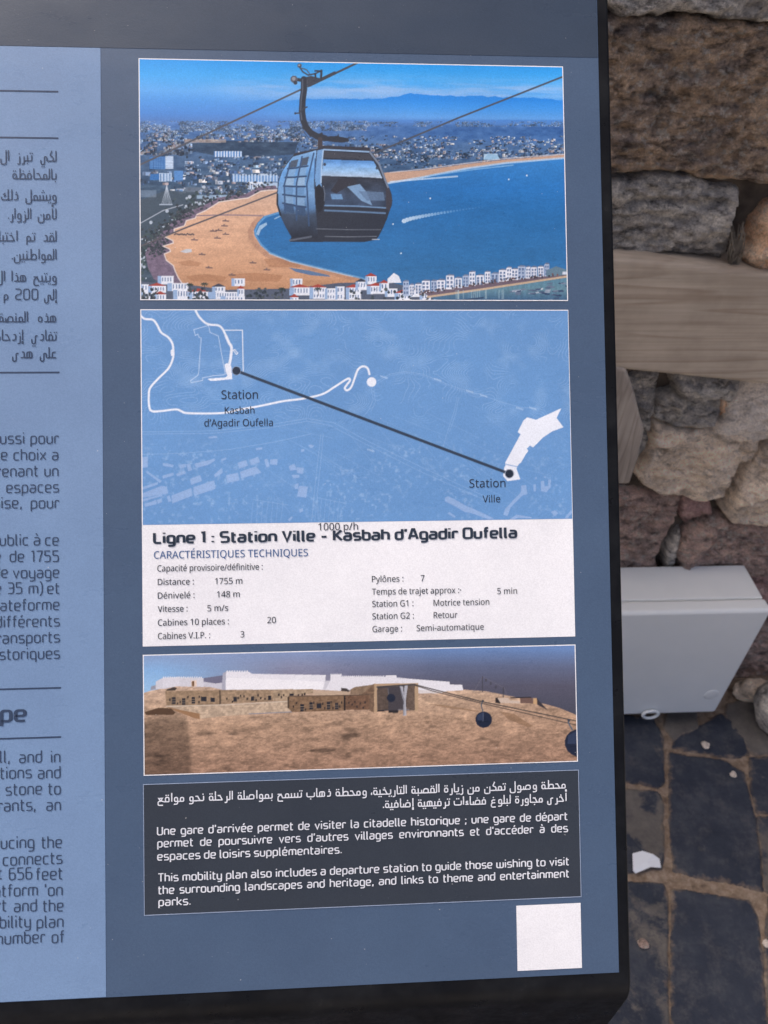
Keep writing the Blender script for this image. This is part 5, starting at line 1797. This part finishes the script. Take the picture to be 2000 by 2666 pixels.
p.poly([(92, 322), (98, 295), (132, 285), (132, 315)], (150, 152, 164))
p.poly([(130, 315), (130, 262), (175, 238), (300, 232), (475, 236), (475, 300), (280, 295), (200, 312)], (206, 206, 214))
p.poly([(180, 235), (300, 229), (300, 290), (240, 300), (180, 300)], (214, 214, 222))
for i in range(18):
    p.rect(182 + i * 16, 226, 190 + i * 16, 236, WH)
p.rect(384, 252, 424, 296, (222, 200, 184)); p.rect(390, 262, 408, 294, (120, 92, 66)); p.disc(399, 266, 9, (110, 84, 60))
p.poly([(475, 236), (612, 216), (612, 270), (560, 275), (475, 262)], (112, 112, 134)); p.poly([(475, 262), (560, 275), (612, 268), (606, 318), (520, 300), (475, 298)], (198, 198, 208))
p.poly([(612, 200), (640, 188), (632, 320), (604, 320)], (170, 172, 186))
p.poly([(636, 190), (800, 192), (822, 206), (1348, 214), (1350, 258), (1384, 254), (1384, 210), (1464, 210), (1466, 224), (1700, 224), (1780, 226), (1858, 232), (1860, 218), (1856, 276), (2240, 262), (2240, 282), (2330, 284), (2336, 322), (2000, 345), (1500, 330), (1262, 318), (980, 318), (632, 320)], WH)
p.poly([(632, 255), (640, 234), (812, 236), (1345, 262), (1345, 316), (980, 318), (632, 320)], (236, 236, 240))
p.poly([(1350, 214), (1384, 212), (1384, 255), (1350, 256)], (134, 134, 152)); p.poly([(1345, 256), (1384, 254), (1350, 318), (1330, 318)], (204, 204, 212))
p.poly([(1780, 216), (1856, 216), (1862, 234), (2240, 262), (2242, 284), (2284, 288), (2330, 284), (2338, 322), (2100, 310), (1780, 280)], (224, 224, 230))
for i in range(9):
    p.rect(638 + i * 18, 182, 648 + i * 18, 194, WH)
for i in range(38):
    p.rect(826 + i * 14, 205 + i * .25, 833 + i * 14, 216 + i * .25, WH)
for i in range(6):
    p.rect(1386 + i * 14, 204, 1393 + i * 14, 214, WH)
for i in range(22):
    p.rect(1470 + i * 14, 218, 1477 + i * 14, 228, WH)
for i in range(26):
    p.rect(1866 + i * 14, 230 + i * 2.1, 1873 + i * 14, 240 + i * 2.1, WH)
p.poly([(2010, 320), (2200, 330), (2180, 345), (2010, 345)], (212, 206, 204))
BRK = lambda base, sd_: (lambda a, b: np.clip(np.array(base) / 255.0 * (1 + .22 * fbm(a / 7, b / 5, 3, sd_)[..., None]), 0, 1))
p.poly([(198, 328), (585, 322), (588, 426), (205, 434)], BRK((150, 128, 104), 90)); p.poly([(585, 322), (600, 324), (600, 420), (588, 426)], (84, 72, 62))
p.poly([(596, 322), (975, 318), (975, 402), (616, 422), (600, 420)], BRK((156, 134, 110), 91)); p.poly([(975, 318), (1260, 314), (1262, 345), (1085, 362), (1080, 400), (978, 402)], BRK((164, 144, 120), 92))
p.poly([(1260, 326), (1520, 330), (1520, 352), (1262, 356)], (190, 168, 146)); p.poly([(1462, 306), (1500, 310), (1524, 326), (1520, 334), (1460, 328)], (70, 64, 62))
p.poly([(205, 434), (616, 424), (1080, 400), (1085, 460), (1108, 458), (1108, 478), (800, 496), (620, 508), (450, 526), (446, 500)], BRK((184, 164, 142), 93))
p.line([(205, 438), (616, 428), (1080, 402)], 5, (206, 194, 178)); p.line([(800, 492), (1108, 478)], 5, (120, 130, 150)); p.poly([(50, 480), (150, 448), (240, 452), (272, 480), (260, 498), (60, 500)], (88, 68, 52)); p.poly([(205, 438), (260, 455), (446, 490), (446, 530), (400, 520), (272, 470)], (150, 116, 86))
p.poly([(210, 318), (260, 300), (284, 305), (270, 325), (205, 328)], (70, 62, 58))
p.poly([(1085, 366), (1480, 358), (1482, 468), (1110, 480), (1086, 455)], BRK((128, 104, 82), 94)); p.poly([(1076, 372), (1088, 366), (1088, 456), (1078, 450)], (72, 60, 50))
p.poly([(1480, 360), (1492, 358), (1494, 466), (1482, 468)], (50, 44, 42)); p.poly([(1492, 358), (1670, 352), (1672, 460), (1494, 464)], BRK((116, 90, 72), 95)); p.line([(1086, 366), (1480, 360), (1670, 354)], 6, (92, 78, 66))
p.poly([(1524, 320), (1560, 300), (1680, 284), (1700, 276), (1700, 350), (1660, 352), (1530, 352)], BRK((136, 116, 96), 96))
DKW = (46, 46, 52)
for x_, y_, w, h in ((246, 372, 28, 50), (318, 380, 26, 48), (388, 372, 26, 46), (456, 368, 38, 34), (525, 376, 30, 30), (688, 370, 24, 34), (815, 366, 22, 32), (936, 362, 24, 30), (1092, 346, 28, 16), (1168, 422, 26, 52), (1234, 410, 24, 50), (1286, 418, 34, 34), (1358, 406, 24, 54), (1418, 414, 24, 46)):
    p.rect(x_, y_, x_ + w, y_ + h, DKW)
    if w < 29 and h > 44:
        p.line([(x_, y_ + h * .36), (x_ + w, y_ + h * .36)], 4, (150, 132, 112)); p.line([(x_, y_ + h * .68), (x_ + w, y_ + h * .68)], 4, (150, 132, 112))
for x_, y_ in ((232, 392), (286, 418), (306, 408), (362, 372), (442, 370), (440, 408), (642, 384), (682, 405), (722, 378), (740, 362), (765, 366), (788, 385), (850, 394), (866, 360), (884, 380), (914, 384), (1014, 356), (1032, 372), (1050, 358), (1154, 358), (1182, 356), (1200, 350), (1120, 440), (1142, 414), (1205, 462), (1266, 412), (1330, 420), (1344, 452), (1390, 408), (1402, 450), (1450, 440), (1466, 412), (1516, 412), (1540, 425), (1560, 405), (1575, 440), (1600, 416), (1634, 410), (1620, 448)):
    p.rect(x_ - 5, y_ - 8, x_ + 5, y_ + 8, (58, 50, 48))
# cable car station
p.poly([(1700, 276), (2015, 272), (2015, 470), (1985, 472), (1985, 300), (1720, 305), (1720, 482), (1700, 480)], (182, 156, 126))
p.poly([(1604, 356), (1696, 282), (1698, 482), (1664, 468), (1664, 350)], BRK((120, 98, 80), 98)); p.poly([(1720, 300), (1990, 290), (1990, 466), (1720, 470)], (74, 70, 74)); p.poly([(1920, 292), (1990, 288), (1990, 466), (1930, 468)], BRK((104, 90, 80), 99))
p.poly([(1722, 310), (1800, 306), (1800, 462), (1722, 466)], BRK((92, 80, 72), 97)); p.line([(1720, 300), (1990, 282)], 12, (92, 88, 88))
p.disc(1820, 378, 30, (40, 46, 60)); p.line([(1798, 310), (1802, 350)], 6, (96, 98, 106)); p.rect(1720, 466, 1770, 476, (54, 50, 52)); p.rect(1800, 466, 1870, 484, (50, 46, 48)); p.rect(1870, 458, 1950, 466, (120, 118, 122))
for q in ([(1880, 292), (1905, 296), (1926, 505), (1906, 505), (1908, 400)], [(1940, 286), (1925, 400), (1930, 505), (1914, 505), (1910, 400), (1916, 290)]):
    p.poly(q, (176, 178, 186))
p.line([(1882, 294), (1912, 390), (1912, 500)], 5, (110, 112, 122))
p.line([(1850, 262), (1870, 272)], 4, WS); p.line([(1895, 256), (1905, 272), (1920, 258)], 4, WS)
# ropes and cabins
p.line([(1725, 302), (1880, 288), (1990, 282), (2120, 316), (2480, 406), (3165, 545)], 7, (66, 62, 62)); p.line([(1990, 288), (2130, 332), (2480, 418), (3165, 575)], 6, (78, 70, 66))
p.line([(2415, 330), (2476, 225), (2635, 308), (2650, 360)], 3.5, (110, 108, 118)); p.line([(2476, 225), (2476, 335)], 6, (70, 68, 76)); p.line([(2625, 305), (2625, 372)], 7, (66, 64, 70)); p.line([(2400, 335), (2560, 342), (2680, 368)], 5, (150, 132, 118), .8)
for x_, y_ in ((2500, 252), (2535, 274), (2572, 300)):
    p.rect(x_ - 6, y_ - 10, x_ + 6, y_ + 10, (74, 72, 82))
p.poly([(2568, 378), (2585, 376), (2606, 400), (2605, 418), (2570, 412)], (50, 44, 44)); p.poly([(2584, 380), (2660, 378), (2672, 395), (2745, 398), (2745, 418), (2606, 414)], (200, 182, 166)); p.poly([(2675, 374), (2825, 370), (2826, 376), (2680, 382)], (50, 46, 48)); p.poly([(2745, 380), (2836, 376), (2840, 418), (2748, 414)], (112, 90, 82)); p.poly([(2838, 378), (2866, 378), (2868, 424), (2840, 420)], (196, 162, 122)); p.poly([(2866, 380), (2945, 466), (2868, 425)], (62, 58, 62))
p.poly([(2080, 420), (2200, 430), (2450, 470), (2440, 478), (2200, 445)], (140, 112, 86), .6); p.poly([(2600, 475), (2700, 490), (2840, 580), (2800, 588), (2660, 530)], (132, 104, 80), .6)
for cx, cy, r in ((2485, 532, 60), (3166, 696, 100)):
    ring = [(cx + r * math.cos(a_ * math.pi / 8 + .15), cy + r * (1 if math.sin(a_ * math.pi / 8 + .15) > 0 else .95) * math.sin(a_ * math.pi / 8 + .15)) for a_ in range(16)]
    p.poly(ring, (38, 44, 62))
    p.poly([(cx - r * .75, cy - r * .5), (cx - r * .1, cy - r * .85), (cx - r * .2, cy + r * .1), (cx - r * .8, cy + r * .1)], (54, 64, 88)); p.line([(cx - r * .05, cy - r * .8), (cx - r * .1, cy + r * .2)], 5, (96, 106, 128)); p.line([(cx - r * .6, cy + r * .3), (cx + r * .6, cy + r * .25)], 5, (28, 32, 46))
    if cx < 3100:
        p.line([(cx - 6, cy - r), (cx - 18, cy - r - 40), (cx - 8, cy - r - 78)], 7, (70, 84, 100)); p.disc(cx - 6, cy - r - 72, 8, (62, 64, 72))
p.line([(3120, 605), (3095, 560), (3092, 545), (3100, 535)], 9, (80, 98, 118)); p.disc(3096, 537, 10, (60, 66, 78))
p.im += rng.randn(p.H, p.W, 1) * .012
p.build('citadel_picture')
